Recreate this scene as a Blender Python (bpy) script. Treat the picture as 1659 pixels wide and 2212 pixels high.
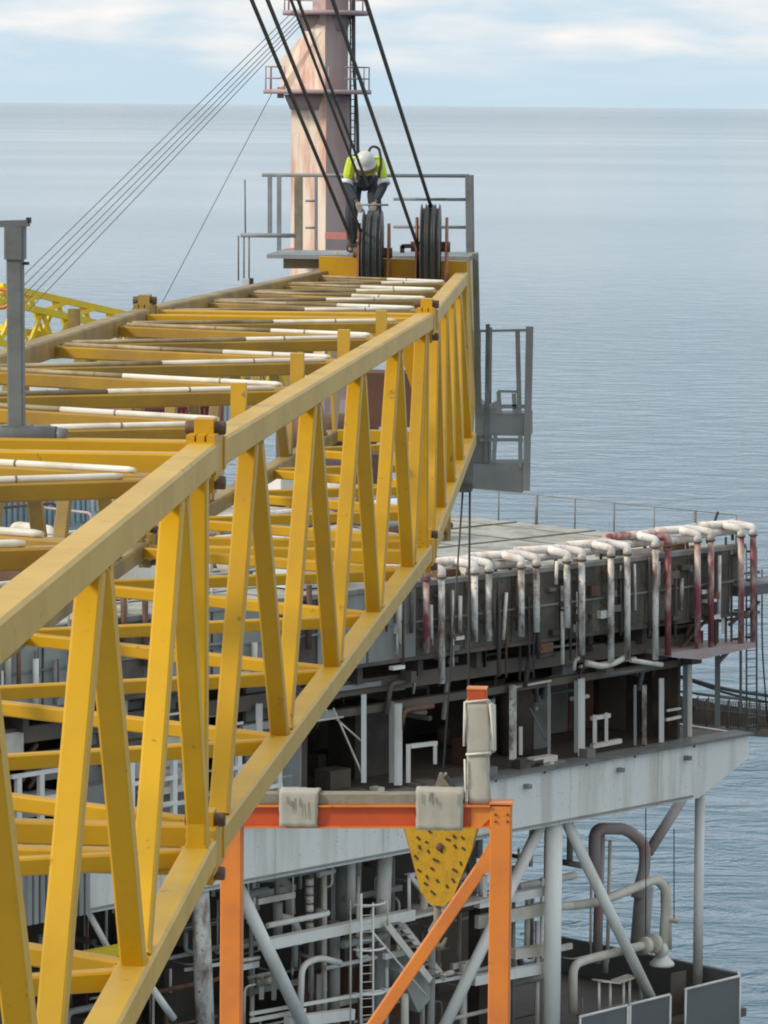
import bpy, bmesh, math, random
from mathutils import Vector, Matrix
random.seed(7)
for o in list(bpy.data.objects): bpy.data.objects.remove(o)
S = bpy.context.scene
COL = S.collection
R = math.radians
# ------------------------------------------------------------------ camera
CAMZ = 60.0
FPX, CX, CY = 8500.0, 829.5, 1106.0            # focal length and centre in pixels of a 1659 x 2212 frame
YAW, PITCH, ROLL = R(5.16), R(5.917), R(0.48)
F = Vector((-math.sin(YAW)*math.cos(PITCH), math.cos(YAW)*math.cos(PITCH), -math.sin(PITCH)))
R0 = Vector((math.cos(YAW), math.sin(YAW), 0)); U0 = R0.cross(F)
CR = R0*math.cos(ROLL) + U0*math.sin(ROLL)
CU = U0*math.cos(ROLL) - R0*math.sin(ROLL)
EYE = Vector((0, 0, CAMZ))
cd = bpy.data.cameras.new('camera'); cam = bpy.data.objects.new('camera', cd); COL.objects.link(cam)
cam.matrix_world = Matrix(((CR.x, CU.x, -F.x, 0), (CR.y, CU.y, -F.y, 0), (CR.z, CU.z, -F.z, CAMZ), (0, 0, 0, 1)))
cd.sensor_fit = 'VERTICAL'; cd.sensor_height = 36.0; cd.lens = FPX/2212*36
cd.clip_start = 0.5; cd.clip_end = 400000
S.camera = cam
S.render.resolution_x, S.render.resolution_y = 768, 1024
# ------------------------------------------------------------------ sky, sun, exposure
SUN_EL, SUN_AZ = R(36), R(-118)                # azimuth from +Y, positive to the right
w = bpy.data.worlds.new('World'); S.world = w; w.use_nodes = True
nt = w.node_tree; nt.nodes.clear(); N = nt.nodes; L = nt.links
def wn(t, **k):
    n = N.new(t)
    for a, b in k.items(): setattr(n, a, b)
    return n
out = wn('ShaderNodeOutputWorld'); bg = wn('ShaderNodeBackground'); L.new(bg.outputs[0], out.inputs[0])
sky = wn('ShaderNodeTexSky', sky_type='NISHITA', sun_disc=False)
sky.sun_elevation = SUN_EL; sky.sun_rotation = SUN_AZ; sky.altitude = 60; sky.dust_density = 1.5
tc = wn('ShaderNodeTexCoord'); sx = wn('ShaderNodeSeparateXYZ'); L.new(tc.outputs['Generated'], sx.inputs[0])
az = wn('ShaderNodeMath', operation='ABSOLUTE'); L.new(sx.outputs[2], az.inputs[0])
ad = wn('ShaderNodeMath', operation='ADD'); L.new(az.outputs[0], ad.inputs[0]); ad.inputs[1].default_value = 0.025
lg = wn('ShaderNodeMath', operation='LOGARITHM'); L.new(ad.outputs[0], lg.inputs[0]); lg.inputs[1].default_value = math.e
dx = wn('ShaderNodeMath', operation='MULTIPLY'); L.new(sx.outputs[0], dx.inputs[0]); dx.inputs[1].default_value = 26
dy = wn('ShaderNodeMath', operation='MULTIPLY'); L.new(sx.outputs[1], dy.inputs[0]); dy.inputs[1].default_value = 26
dz = wn('ShaderNodeMath', operation='MULTIPLY'); L.new(lg.outputs[0], dz.inputs[0]); dz.inputs[1].default_value = 5.5
cb = wn('ShaderNodeCombineXYZ'); L.new(dx.outputs[0], cb.inputs[0]); L.new(dy.outputs[0], cb.inputs[1]); L.new(dz.outputs[0], cb.inputs[2])
nz = wn('ShaderNodeTexNoise'); L.new(cb.outputs[0], nz.inputs['Vector'])
nz.inputs['Scale'].default_value = 1.0; nz.inputs['Detail'].default_value = 5; nz.inputs['Roughness'].default_value = 0.48
cov = wn('ShaderNodeMapRange'); L.new(nz.outputs['Fac'], cov.inputs[0])
cov.inputs[1].default_value = 0.38; cov.inputs[2].default_value = 0.70; cov.inputs[3].default_value = 0.05; cov.inputs[4].default_value = 1.0
# the cloud layer thins out into a clear strip just above the horizon
hz = wn('ShaderNodeMapRange', interpolation_type='SMOOTHSTEP'); L.new(az.outputs[0], hz.inputs[0])
hz.inputs[1].default_value = 0.004; hz.inputs[2].default_value = 0.017; hz.inputs[3].default_value = 0.10; hz.inputs[4].default_value = 1.0
mu = wn('ShaderNodeMath', operation='MULTIPLY'); L.new(cov.outputs[0], mu.inputs[0]); L.new(hz.outputs[0], mu.inputs[1])
cc = wn('ShaderNodeMix', data_type='RGBA')
L.new(nz.outputs['Fac'], cc.inputs[0]); cc.inputs[6].default_value = (7.9, 7.8, 7.9, 1); cc.inputs[7].default_value = (9.7, 9.3, 8.9, 1)
hb = wn('ShaderNodeMix', data_type='RGBA'); hb.inputs[0].default_value = 0.86
L.new(sky.outputs[0], hb.inputs[6]); hb.inputs[7].default_value = (5.8, 7.5, 8.8, 1)
mx = wn('ShaderNodeMix', data_type='RGBA'); L.new(mu.outputs[0], mx.inputs[0]); L.new(hb.outputs[2], mx.inputs[6]); L.new(cc.outputs[2], mx.inputs[7])
L.new(mx.outputs[2], bg.inputs[0]); bg.inputs[1].default_value = 0.085
sl = bpy.data.lights.new('sun', 'SUN'); so = bpy.data.objects.new('sun', sl); COL.objects.link(so)
sl.energy = 2.0; sl.angle = R(10); sl.color = (1.0, 0.90, 0.76)
sd = Vector((math.sin(SUN_AZ)*math.cos(SUN_EL), math.cos(SUN_AZ)*math.cos(SUN_EL), math.sin(SUN_EL)))
so.rotation_euler = (-sd).to_track_quat('-Z', 'Y').to_euler(); so.location = (0, 0, 120)
S.view_settings.view_transform = 'Standard'; S.view_settings.look = 'None'
S.view_settings.exposure = 0.36; S.view_settings.gamma = 1.0; S.view_settings.use_curve_mapping = False
S.render.engine = 'CYCLES'; S.cycles.filter_width = 1.9
# ------------------------------------------------------------------ placing helpers
def ray(x, y): return F*FPX + CR*(x-CX) - CU*(y-CY)
def PY(x, y, Y):                                # on the upright plane world Y = Y
    d = ray(x, y); return EYE + d*(Y/d.y)
def PZ(x, y, Z):                                # on a level plane
    d = ray(x, y); return EYE + d*((Z-CAMZ)/d.z)
UH = Vector((math.sin(R(38.8)), math.cos(R(38.8)), 0)); VH = Vector((-UH.y, UH.x, 0))
ZR, ZF, ZM, ZG, ZB, ZL = 44.1, 41.7, 37.2, 35.15, 28.5, 27.0   # roof deck, fascia foot, main deck, girder foot, bulwark top, lower deck
OP = PZ(1602, 1585, ZM); OP.z = 0
def PV(x, y, v=0.0):                            # on an upright plane v metres behind the platform's near face
    d = ray(x, y); return EYE + d*((v - (EYE-OP).dot(VH))/d.dot(VH))
def W(u, v, z): return OP + UH*u + VH*v + Vector((0, 0, z))
def UV(p): q = p-OP; return q.dot(UH), q.dot(VH), p.z
# ------------------------------------------------------------------ materials
MATS = {}
def mat(name, col, rough=0.5, dirt=0.25, dirtcol=(0.09, 0.07, 0.05), scale=1.2, bump=0.02, metal=0.0, spec=0.5, streak=0.0, thr=0.5, col2=None, vary=0.06, chips=0.0, chipcol=(0.12, 0.055, 0.03)):
    m = bpy.data.materials.new(name); m.use_nodes = True
    t = m.node_tree; n = t.nodes; l = t.links; b = n['Principled BSDF']
    c = n.new('ShaderNodeTexCoord'); mp = n.new('ShaderNodeMapping'); l.new(c.outputs['Object'], mp.inputs[0])
    if streak: mp.inputs['Scale'].default_value = (1, 1, 1-streak)
    oi = n.new('ShaderNodeObjectInfo')
    a1 = n.new('ShaderNodeTexNoise'); l.new(mp.outputs[0], a1.inputs['Vector'])
    a1.inputs['Scale'].default_value = scale; a1.inputs['Detail'].default_value = 8; a1.inputs['Roughness'].default_value = 0.62
    r1 = n.new('ShaderNodeMapRange'); l.new(a1.outputs['Fac'], r1.inputs[0])
    r1.inputs[1].default_value = thr-0.06; r1.inputs[2].default_value = thr+0.12; r1.inputs[3].default_value = 0; r1.inputs[4].default_value = dirt
    a2 = n.new('ShaderNodeTexNoise'); l.new(mp.outputs[0], a2.inputs['Vector'])
    a2.inputs['Scale'].default_value = scale*0.37; a2.inputs['Detail'].default_value = 4
    mb_ = n.new('ShaderNodeMix'); mb_.data_type = 'RGBA'; l.new(a2.outputs['Fac'], mb_.inputs[0])
    k = 1-vary*1.6
    mb_.inputs[6].default_value = (col[0]*k, col[1]*k, col[2]*k, 1); q = col2 or [min(1, x*(1+vary)) for x in col]
    mb_.inputs[7].default_value = (q[0], q[1], q[2], 1)
    hv = n.new('ShaderNodeHueSaturation'); l.new(mb_.outputs[2], hv.inputs['Color'])
    vr = n.new('ShaderNodeMapRange'); l.new(oi.outputs['Random'], vr.inputs[0]); vr.inputs[3].default_value = 1-vary*1.4; vr.inputs[4].default_value = 1+vary
    l.new(vr.outputs[0], hv.inputs['Value'])
    md = n.new('ShaderNodeMix'); md.data_type = 'RGBA'; l.new(r1.outputs[0], md.inputs[0]); l.new(hv.outputs[0], md.inputs[6])
    md.inputs[7].default_value = (*dirtcol, 1); last = md.outputs[2]
    if chips:
        c1 = n.new('ShaderNodeTexNoise'); l.new(c.outputs['Object'], c1.inputs['Vector']); c1.inputs['Scale'].default_value = 9; c1.inputs['Detail'].default_value = 6; c1.inputs['Roughness'].default_value = 0.7
        c2 = n.new('ShaderNodeMapRange'); l.new(c1.outputs['Fac'], c2.inputs[0]); c2.inputs[1].default_value = 0.66-0.06*chips; c2.inputs[2].default_value = 0.70-0.06*chips; c2.inputs[4].default_value = 0.85
        c3 = n.new('ShaderNodeMix'); c3.data_type = 'RGBA'; l.new(c2.outputs[0], c3.inputs[0]); l.new(last, c3.inputs[6]); c3.inputs[7].default_value = (*chipcol, 1); last = c3.outputs[2]
    l.new(last, b.inputs['Base Color'])
    rr = n.new('ShaderNodeMapRange'); l.new(a1.outputs['Fac'], rr.inputs[0]); rr.inputs[3].default_value = max(0.05, rough-0.12); rr.inputs[4].default_value = min(1, rough+0.15)
    l.new(rr.outputs[0], b.inputs['Roughness']); b.inputs['Metallic'].default_value = metal; b.inputs['Specular IOR Level'].default_value = spec
    if bump:
        bp = n.new('ShaderNodeBump'); bp.inputs['Strength'].default_value = 0.35; bp.inputs['Distance'].default_value = bump
        a3 = n.new('ShaderNodeTexNoise'); l.new(c.outputs['Object'], a3.inputs['Vector']); a3.inputs['Scale'].default_value = scale*6; a3.inputs['Detail'].default_value = 4
        l.new(a3.outputs['Fac'], bp.inputs['Height']); l.new(bp.outputs[0], b.inputs['Normal'])
    MATS[name] = m
    return m
mat('yellow', (0.60, 0.325, 0.007), 0.40, 0.30, (0.38, 0.19, 0.03), 2.2, 0.006, spec=0.42, thr=0.52, chips=0.35, chipcol=(0.28, 0.14, 0.03))
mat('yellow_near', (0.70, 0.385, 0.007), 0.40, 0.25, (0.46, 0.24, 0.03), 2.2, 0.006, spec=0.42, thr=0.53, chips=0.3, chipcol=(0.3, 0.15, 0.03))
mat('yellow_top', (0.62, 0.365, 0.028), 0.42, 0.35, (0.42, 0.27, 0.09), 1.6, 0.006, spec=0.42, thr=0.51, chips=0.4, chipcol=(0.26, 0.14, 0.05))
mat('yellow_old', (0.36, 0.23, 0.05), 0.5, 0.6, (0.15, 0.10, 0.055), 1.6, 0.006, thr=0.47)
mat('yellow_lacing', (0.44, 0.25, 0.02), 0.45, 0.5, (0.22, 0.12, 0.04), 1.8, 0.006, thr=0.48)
mat('slot_brown', (0.09, 0.05, 0.014), 0.7, 0.5, (0.07, 0.04, 0.015), 9, 0)
mat('yellow_block', (0.56, 0.31, 0.010), 0.5, 0.45, (0.26, 0.14, 0.02), 6, 0.02, thr=0.52)
mat('yellow_far', (0.85, 0.62, 0.02), 0.45, 0.25, (0.4, 0.28, 0.05), 0.8, 0)
mat('orange', (0.78, 0.24, 0.04), 0.42, 0.4, (0.44, 0.13, 0.05), 1.5, 0.006, spec=0.4, chips=0.35, chipcol=(0.30, 0.10, 0.04))
mat('orange_deep', (0.60, 0.09, 0.025), 0.42, 0.35, (0.35, 0.07, 0.03), 1.5, 0.006, spec=0.4, chips=0.35, chipcol=(0.30, 0.10, 0.04))
mat('sleeve', (0.80, 0.76, 0.66), 0.45, 0.5, (0.36, 0.30, 0.2), 2.4, 0.004, thr=0.52)
mat('sleeve_greasy', (0.46, 0.37, 0.22), 0.5, 0.85, (0.20, 0.14, 0.07), 2.0, 0.004, thr=0.46)
mat('pin', (0.14, 0.075, 0.045), 0.6, 0.5, (0.05, 0.03, 0.02), 12, 0.01)
mat('grey_post', (0.16, 0.175, 0.175), 0.5, 0.5, (0.09, 0.08, 0.06), 4, 0.006)
mat('grey_rail', (0.27, 0.29, 0.30), 0.5, 0.4, (0.13, 0.12, 0.10), 3, 0.004)
mat('grey_cage', (0.24, 0.26, 0.26), 0.55, 0.4, (0.13, 0.13, 0.12), 2, 0.004)
mat('sheave', (0.075, 0.085, 0.085), 0.45, 0.6, (0.055, 0.038, 0.025), 6, 0.01)
mat('cheek', (0.50, 0.19, 0.11), 0.55, 0.4, (0.2, 0.12, 0.08), 5, 0.006)
mat('rope', (0.05, 0.055, 0.052), 0.55, 0.3, (0.03, 0.025, 0.02), 8, 0.01)
mat('rope_far', (0.16, 0.17, 0.18), 0.6, 0, scale=2, bump=0)
mat('canvas', (0.46, 0.43, 0.36), 0.9, 0.2, (0.30, 0.27, 0.21), 3, 0.01, spec=0.2)
mat('hem', (0.72, 0.68, 0.58), 0.9, 0.3, (0.4, 0.36, 0.3), 8, 0.01, spec=0.2)
mat('timber', (0.27, 0.24, 0.18), 0.85, 0.5, (0.12, 0.1, 0.07), 4, 0.01, spec=0.2)
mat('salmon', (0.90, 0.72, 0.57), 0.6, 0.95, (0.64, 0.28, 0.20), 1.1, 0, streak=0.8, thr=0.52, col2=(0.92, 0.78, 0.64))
mat('mast_shade_grey', (0.54, 0.40, 0.37), 0.6, 0.6, (0.44, 0.25, 0.21), 0.7, 0, streak=0.7)  # salmon mast's shaded side, shade put into the colour; also upper mast, pedestal
mat('mast_dark', (0.44, 0.31, 0.31), 0.6, 0.4, (0.3, 0.18, 0.18), 0.6, 0)
mat('pink', (0.72, 0.25, 0.22), 0.6, 0.3, (0.5, 0.2, 0.2), 0.8, 0)
mat('white', (0.84, 0.80, 0.73), 0.5, 0.45, (0.48, 0.40, 0.30), 0.7, 0.0, streak=0.75, thr=0.53)
mat('girder_white', (0.82, 0.79, 0.73), 0.55, 0.55, (0.50, 0.44, 0.35), 1.1, 0.0, streak=0.9, thr=0.53, chips=0.6, chipcol=(0.34, 0.22, 0.14))
mat('white_worn', (0.84, 0.77, 0.68), 0.55, 0.95, (0.16, 0.095, 0.06), 1.7, 0.0, streak=0.6, thr=0.50, chips=1.0, chipcol=(0.06, 0.045, 0.035))
mat('white_pipe', (0.86, 0.78, 0.70), 0.5, 0.55, (0.42, 0.27, 0.19), 1.4, 0.0, thr=0.52, chips=0.9, chipcol=(0.14, 0.10, 0.08))
mat('cream', (0.74, 0.67, 0.56), 0.55, 0.5, (0.36, 0.29, 0.22), 1.0, 0.0, streak=0.5, thr=0.52)
mat('red_pipe', (0.27, 0.065, 0.065), 0.5, 0.95, (0.68, 0.56, 0.48), 1.6, 0.0, streak=0.6, thr=0.50)
mat('mauve', (0.46, 0.39, 0.37), 0.55, 0.6, (0.46, 0.22, 0.19), 0.8, 0.0)
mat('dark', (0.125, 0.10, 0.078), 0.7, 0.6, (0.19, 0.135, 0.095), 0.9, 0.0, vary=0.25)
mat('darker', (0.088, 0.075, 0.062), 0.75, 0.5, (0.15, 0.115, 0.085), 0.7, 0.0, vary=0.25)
mat('fascia', (0.105, 0.086, 0.064), 0.7, 0.8, (0.19, 0.16, 0.12), 1.0, 0.0, streak=0.7, vary=0.25, thr=0.52, chips=1.4, chipcol=(0.03, 0.024, 0.02))
mat('grey_wall', (0.36, 0.355, 0.33), 0.7, 0.45, (0.19, 0.17, 0.14), 0.7, 0.0, streak=0.6, vary=0.14)
mat('grey_steel', (0.25, 0.24, 0.22), 0.6, 0.5, (0.12, 0.1, 0.085), 1.0, 0.0, vary=0.2)
mat('deck', (0.42, 0.42, 0.37), 0.85, 0.75, (0.24, 0.215, 0.17), 0.9, 0.0, thr=0.50, chips=1.0, chipcol=(0.16, 0.13, 0.1))
mat('bulwark', (0.15, 0.15, 0.145), 0.6, 0.35, (0.10, 0.095, 0.09), 0.6, 0.0)
mat('rust', (0.20, 0.10, 0.06), 0.75, 0.6, (0.08, 0.045, 0.03), 1.3, 0.0, vary=0.2)
mat('blue_box', (0.30, 0.42, 0.47), 0.55, 0.35, (0.2, 0.2, 0.19), 0.8, 0.0)
mat('pale_box', (0.60, 0.66, 0.68), 0.55, 0.3, (0.35, 0.33, 0.3), 0.8, 0.0)
mat('red_box', (0.34, 0.07, 0.05), 0.55, 0.35, (0.2, 0.1, 0.08), 0.8, 0.0)
mat('hivis', (0.62, 0.78, 0.03), 0.7, 0.15, (0.3, 0.35, 0.05), 9, 0.01)
mat('navy', (0.035, 0.042, 0.055), 0.85, 0.3, (0.06, 0.06, 0.06), 7, 0.02)
mat('reflective', (0.75, 0.77, 0.78), 0.35, 0.1, scale=8, bump=0)
mat('helmet', (0.62, 0.62, 0.58), 0.4, 0.2, (0.4, 0.39, 0.36), 9, 0)
mat('skin', (0.42, 0.24, 0.16), 0.6, 0.1, (0.3, 0.15, 0.1), 14, 0)
mat('boot', (0.03, 0.025, 0.02), 0.6, 0.2, scale=8, bump=0)
mat('glove', (0.30, 0.24, 0.18), 0.85, 0.3, (0.12, 0.1, 0.08), 12, 0.01)
# ------------------------------------------------------------------ mesh builder
class MB:
    def __init__(s): s.v = []; s.f = []; s.sm = []; s.mi = []; s.cm = 0
    def face(s, idx, smooth=False): s.f.append(tuple(idx)); s.sm.append(smooth); s.mi.append(s.cm)
    def loft(s, rings, smooth=False, caps=True):
        base = len(s.v); n = len(rings[0])
        for r in rings: s.v.extend([Vector(p) for p in r])
        for i in range(len(rings)-1):
            for j in range(n):
                k = (j+1) % n
                s.face((base+i*n+j, base+i*n+k, base+(i+1)*n+k, base+(i+1)*n+j), smooth)
        if caps:
            s.face([base+j for j in reversed(range(n))]); s.face([base+(len(rings)-1)*n+j for j in range(n)])
        return s
    def beam(s, p0, p1, w, h, ch=0.0, up=(0, 0, 1)):
        p0, p1 = Vector(p0), Vector(p1); d = (p1-p0).normalized(); up = Vector(up)
        if abs(d.dot(up)) > 0.999: up = Vector((0, 1, 0))
        a = d.cross(up).normalized(); b = a.cross(d).normalized(); w /= 2; h /= 2
        if ch: pr = [(-w+ch, -h), (w-ch, -h), (w, -h+ch), (w, h-ch), (w-ch, h), (-w+ch, h), (-w, h-ch), (-w, -h+ch)]
        else: pr = [(-w, -h), (w, -h), (w, h), (-w, h)]
        return s.loft([[q+a*x+b*y for x, y in pr] for q in (p0, p1)])
    def box(s, c, sx, sy, sz, ex=(1, 0, 0), ey=(0, 1, 0)):
        c = Vector(c); ex = Vector(ex); ey = Vector(ey); ez = Vector((0, 0, 1))
        pr = [(-1, -1), (1, -1), (1, 1), (-1, 1)]
        return s.loft([[c+ex*(x*sx/2)+ey*(y*sy/2)+ez*(k*sz/2) for x, y in pr] for k in (-1, 1)])
    def tube(s, pts, r, n=8, bend=0.0, caps=True):
        pts = [Vector(p) for p in pts]
        if bend and len(pts) > 2:
            q = [pts[0]]
            for i in range(1, len(pts)-1):
                a, b, c = pts[i-1], pts[i], pts[i+1]; da = (a-b); dc = (c-b)
                t = min(bend, da.length*0.45, dc.length*0.45); e0 = b+da.normalized()*t; e1 = b+dc.normalized()*t
                for k in range(6):
                    u = k/5; q.append(e0*(1-u)**2 + b*2*u*(1-u) + e1*u*u)
            q.append(pts[-1]); pts = q
        rs = r if isinstance(r, (list, tuple)) else [r]*len(pts)
        t0 = (pts[1]-pts[0]).normalized(); ref = Vector((0, 0, 1)) if abs(t0.z) < 0.9 else Vector((1, 0, 0))
        a = t0.cross(ref).normalized(); rings = []
        for i, p in enumerate(pts):
            t = ((pts[min(i+1, len(pts)-1)]-pts[max(i-1, 0)])).normalized()
            a = (a-t*a.dot(t)).normalized(); b = t.cross(a)
            rings.append([p+(a*math.cos(2*math.pi*k/n)+b*math.sin(2*math.pi*k/n))*rs[i] for k in range(n)])
        return s.loft(rings, True, caps)
    def lathe(s, c, axis, prof, n=20):               # prof: (distance along the axis, radius)
        c = Vector(c); t = Vector(axis).normalized(); ref = Vector((0, 0, 1)) if abs(t.z) < 0.9 else Vector((1, 0, 0))
        a = t.cross(ref).normalized(); b = t.cross(a)
        return s.loft([[c+t*d+(a*math.cos(2*math.pi*k/n)+b*math.sin(2*math.pi*k/n))*max(r, 1e-4) for k in range(n)] for d, r in prof], True)
    def prism(s, poly, off):                         # planar outline pushed along off
        off = Vector(off); return s.loft([[Vector(p) for p in poly], [Vector(p)+off for p in poly]])
    def build(s, name, m, parent=None, label=None):
        me = bpy.data.meshes.new(name); o = bpy.data.objects.new(name, me); COL.objects.link(o)
        org = Vector((0, 0, 0))
        if parent:
            org = parent.get('_w') and Vector(parent['_w']) or parent.location.copy()
            o.parent = parent
        else:
            c = sum(s.v, Vector())/len(s.v); org = Vector((c.x, c.y, min(p.z for p in s.v))); o.location = org
        o['_w'] = tuple(org)
        me.from_pydata([p-org for p in s.v], [], s.f)
        ms = m if isinstance(m, (list, tuple)) else [m]
        for k in ms: me.materials.append(MATS[k])
        me.polygons.foreach_set('use_smooth', s.sm); me.polygons.foreach_set('material_index', s.mi)
        bm = bmesh.new(); bm.from_mesh(me); bmesh.ops.recalc_face_normals(bm, faces=bm.faces); bm.to_mesh(me); bm.free()
        if label: o['label'] = label
        return o
def thing(name, label, cat, loc, group=None):
    o = bpy.data.objects.new(name, None); COL.objects.link(o); o.location = Vector(loc); o.empty_display_size = 0.2
    o['_w'] = tuple(Vector(loc)); tag(o, label, cat, group); return o
def tag(o, label, cat, group=None):
    o['label'] = label; o['category'] = cat
    if group: o['group'] = group
    return o
def struct(o, kind='structure'): o['kind'] = kind; return o
def V(*a): return Vector(a)
def lerp(a, b, t): return a+(b-a)*t
# ------------------------------------------------------------------ sea
def make_sea():
    m = bpy.data.materials.new('sea_water'); m.use_nodes = True; t = m.node_tree; n = t.nodes; l = t.links; b = n['Principled BSDF']
    c = n.new('ShaderNodeTexCoord')
    b.inputs['Base Color'].default_value = (0.065, 0.13, 0.18, 1); b.inputs['IOR'].default_value = 1.33; b.inputs['Roughness'].default_value = 0.16
    def noise(sc, rot, det, ro, sq=(1, 1, 1)):
        mp = n.new('ShaderNodeMapping'); l.new(c.outputs['Object'], mp.inputs[0]); mp.inputs['Rotation'].default_value = (0, 0, rot); mp.inputs['Scale'].default_value = sq
        z = n.new('ShaderNodeTexNoise'); l.new(mp.outputs[0], z.inputs['Vector']); z.inputs['Scale'].default_value = sc; z.inputs['Detail'].default_value = det; z.inputs['Roughness'].default_value = ro; z.inputs['Distortion'].default_value = 0.9
        return z.outputs['Fac']
    big = noise(0.05, 0.3, 3, 0.5, (0.6, 1, 1)); mid = noise(0.15, 0.35, 5, 0.6, (0.6, 1, 1)); sm = noise(0.75, -0.2, 3, 0.55, (0.6, 1, 1))
    def ma(op, a, b_):
        k = n.new('ShaderNodeMath'); k.operation = op
        for i, q in enumerate((a, b_)):
            if isinstance(q, (int, float)): k.inputs[i].default_value = q
            else: l.new(q, k.inputs[i])
        return k.outputs[0]
    h = ma('ADD', ma('MULTIPLY', big, 1.2), ma('ADD', ma('MULTIPLY', mid, 2.0), ma('MULTIPLY', sm, 0.14)))
    ln = n.new('ShaderNodeVectorMath'); ln.operation = 'LENGTH'; l.new(c.outputs['Object'], ln.inputs[0])
    fd = n.new('ShaderNodeMapRange'); l.new(ln.outputs['Value'], fd.inputs[0])       # choppier in the lee of the platforms, flatter out to sea
    fd.inputs[1].default_value = 250; fd.inputs[2].default_value = 1500; fd.inputs[3].default_value = 1.3; fd.inputs[4].default_value = 0.16
    f2 = n.new('ShaderNodeMapRange'); l.new(ln.outputs['Value'], f2.inputs[0]); f2.inputs[1].default_value = 7000; f2.inputs[2].default_value = 18000; f2.inputs[3].default_value = 0.0; f2.inputs[4].default_value = 1.2
    h = ma('MULTIPLY', h, ma('ADD', fd.outputs[0], f2.outputs[0]))                   # a wind front near the horizon
    bp = n.new('ShaderNodeBump'); bp.inputs['Strength'].default_value = 1.0; bp.inputs['Distance'].default_value = 1.0; l.new(h, bp.inputs['Height']); l.new(bp.outputs[0], b.inputs['Normal'])
    pat = noise(0.0011, 0.1, 3, 0.5, (0.35, 1, 1))     # wind lanes: rougher and smoother water
    r = n.new('ShaderNodeMapRange'); l.new(pat, r.inputs[0]); r.inputs[1].default_value = 0.35; r.inputs[2].default_value = 0.65; r.inputs[3].default_value = 0.07; r.inputs[4].default_value = 0.13
    l.new(r.outputs[0], b.inputs['Roughness'])
    MATS['sea_water'] = m
    mb = MB(); rs = [0, 400, 1200, 4000, 12000, 40000, 160000]; k = 48
    mb.v.append(V(0, 0, 0))
    for q in rs[1:]:
        for i in range(k): a = 2*math.pi*i/k; mb.v.append(V(q*math.cos(a), q*math.sin(a), 0))
    for i in range(k): mb.face((0, 1+i, 1+(i+1) % k))
    for ri in range(len(rs)-2):
        for i in range(k):
            j = (i+1) % k; mb.face((1+ri*k+i, 1+(ri+1)*k+i, 1+(ri+1)*k+j, 1+ri*k+j))
    o = mb.build('sea', 'sea_water'); struct(o)
make_sea()
# ------------------------------------------------------------------ crane boom
Y1, Y2, Y3 = 20.1, 34.3, 46.0
HD = 2.0
tR1, bR1 = PY(444, 983, Y1), PY(443, 1828, Y1)
tR2, bR2 = PY(922, 692, Y2), PY(920, 1189, Y2)
tR3, bR3 = PY(997, 601, Y3), PY(1016, 945, Y3)
WID = 2.49
def lft(p, wd): return V(p.x-wd, p.y, p.z)
tL1, bL1, tL2, bL2 = lft(tR1, WID), lft(bR1, WID), lft(tR2, WID), lft(bR2, WID)
tL3, bL3 = lft(tR3, 1.62), lft(bR3, 1.62)
# the root section widens towards the crane house
d1 = V((0.041*1.0), -1, 0.0103)
Y0 = 7.0
def back(p, sx): q = Y1-Y0; return V(p.x+0.041*q*sx, Y0, p.z+0.0095*q)
tR0, bR0, tL0, bL0 = back(tR1, 1), back(bR1, 1), back(tL1, -1), back(bL1, -1)
CHW = 0.152
boom = thing('crane_boom', 'long yellow lattice crane boom crossing the foreground out towards the sea', 'crane boom', (tR1.x-WID/2, Y1, bR1.z))
def at(a, b, Y): return a+(b-a)*((Y-a.y)/(b.y-a.y))
def chord(a, b, m, trim0=0.16, trim1=0.16):
    d = (b-a).normalized(); MB().beam(a+d*trim0, b-d*trim1, CHW, CHW, 0.014).build('chord', m, boom)
def bar(a, b, wd, name='lacing_bar', m='yellow', trim=0.05, side=(0, 0, 1)):
    d = (b-a).normalized(); mb = MB().beam(a+d*trim, b-d*trim, wd, wd, 0.01, side)
    for p, sg in ((a+d*trim, 1), (b-d*trim, -1)): mb.beam(p-d*sg*0.004, p+d*sg*0.012, wd+0.016, wd+0.016, 0.012, side)   # weld bead
    return mb.build(name, m, boom)
def connector(p, m='yellow'):
    mb = MB()
    for sx in (-0.052, 0.0, 0.052): mb.box(p+V(sx, 0, 0), 0.042, 0.40, 0.235)
    mb.box(p+V(0, -0.17, 0), 0.165, 0.07, 0.17); mb.box(p+V(0, 0.17, 0), 0.165, 0.07, 0.17)
    o = mb.build('connector', m, boom)
    for sz in (-0.145, 0.145):
        q = p+V(0, 0, sz*0.98)
        MB().box(q, 0.10, 0.15, 0.10).build('lug', m, o)
        MB().lathe(q-V(0.104, 0, 0), (1, 0, 0), [(0, 0.02), (0.0, 0.033), (0.010, 0.036), (0.198, 0.036), (0.208, 0.033), (0.208, 0.015)], 14).build('pin', 'pin', o)
SECT = [
    (tR0, tR1, bR0, bR1, tL0, tL1, bL0, bL1, [9.2, 12.3, 15.45, 18.6], [7.6, 10.7, 13.75, 16.9, 19.85], 'yellow'),
    (tR1, tR2, bR1, bR2, tL1, tL2, bL1, bL2, [22.0, 25.05, 28.1, 31.15, 33.8], [20.55, 23.5, 26.5, 29.5, 32.5], 'yellow'),
    (tR2, tR3, bR2, bR3, tL2, tL3, bL2, bL3, [36.2, 38.7, 41.2, 43.7], [34.9, 37.4, 39.9, 42.4, 45.2], 'yellow')]
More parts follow.
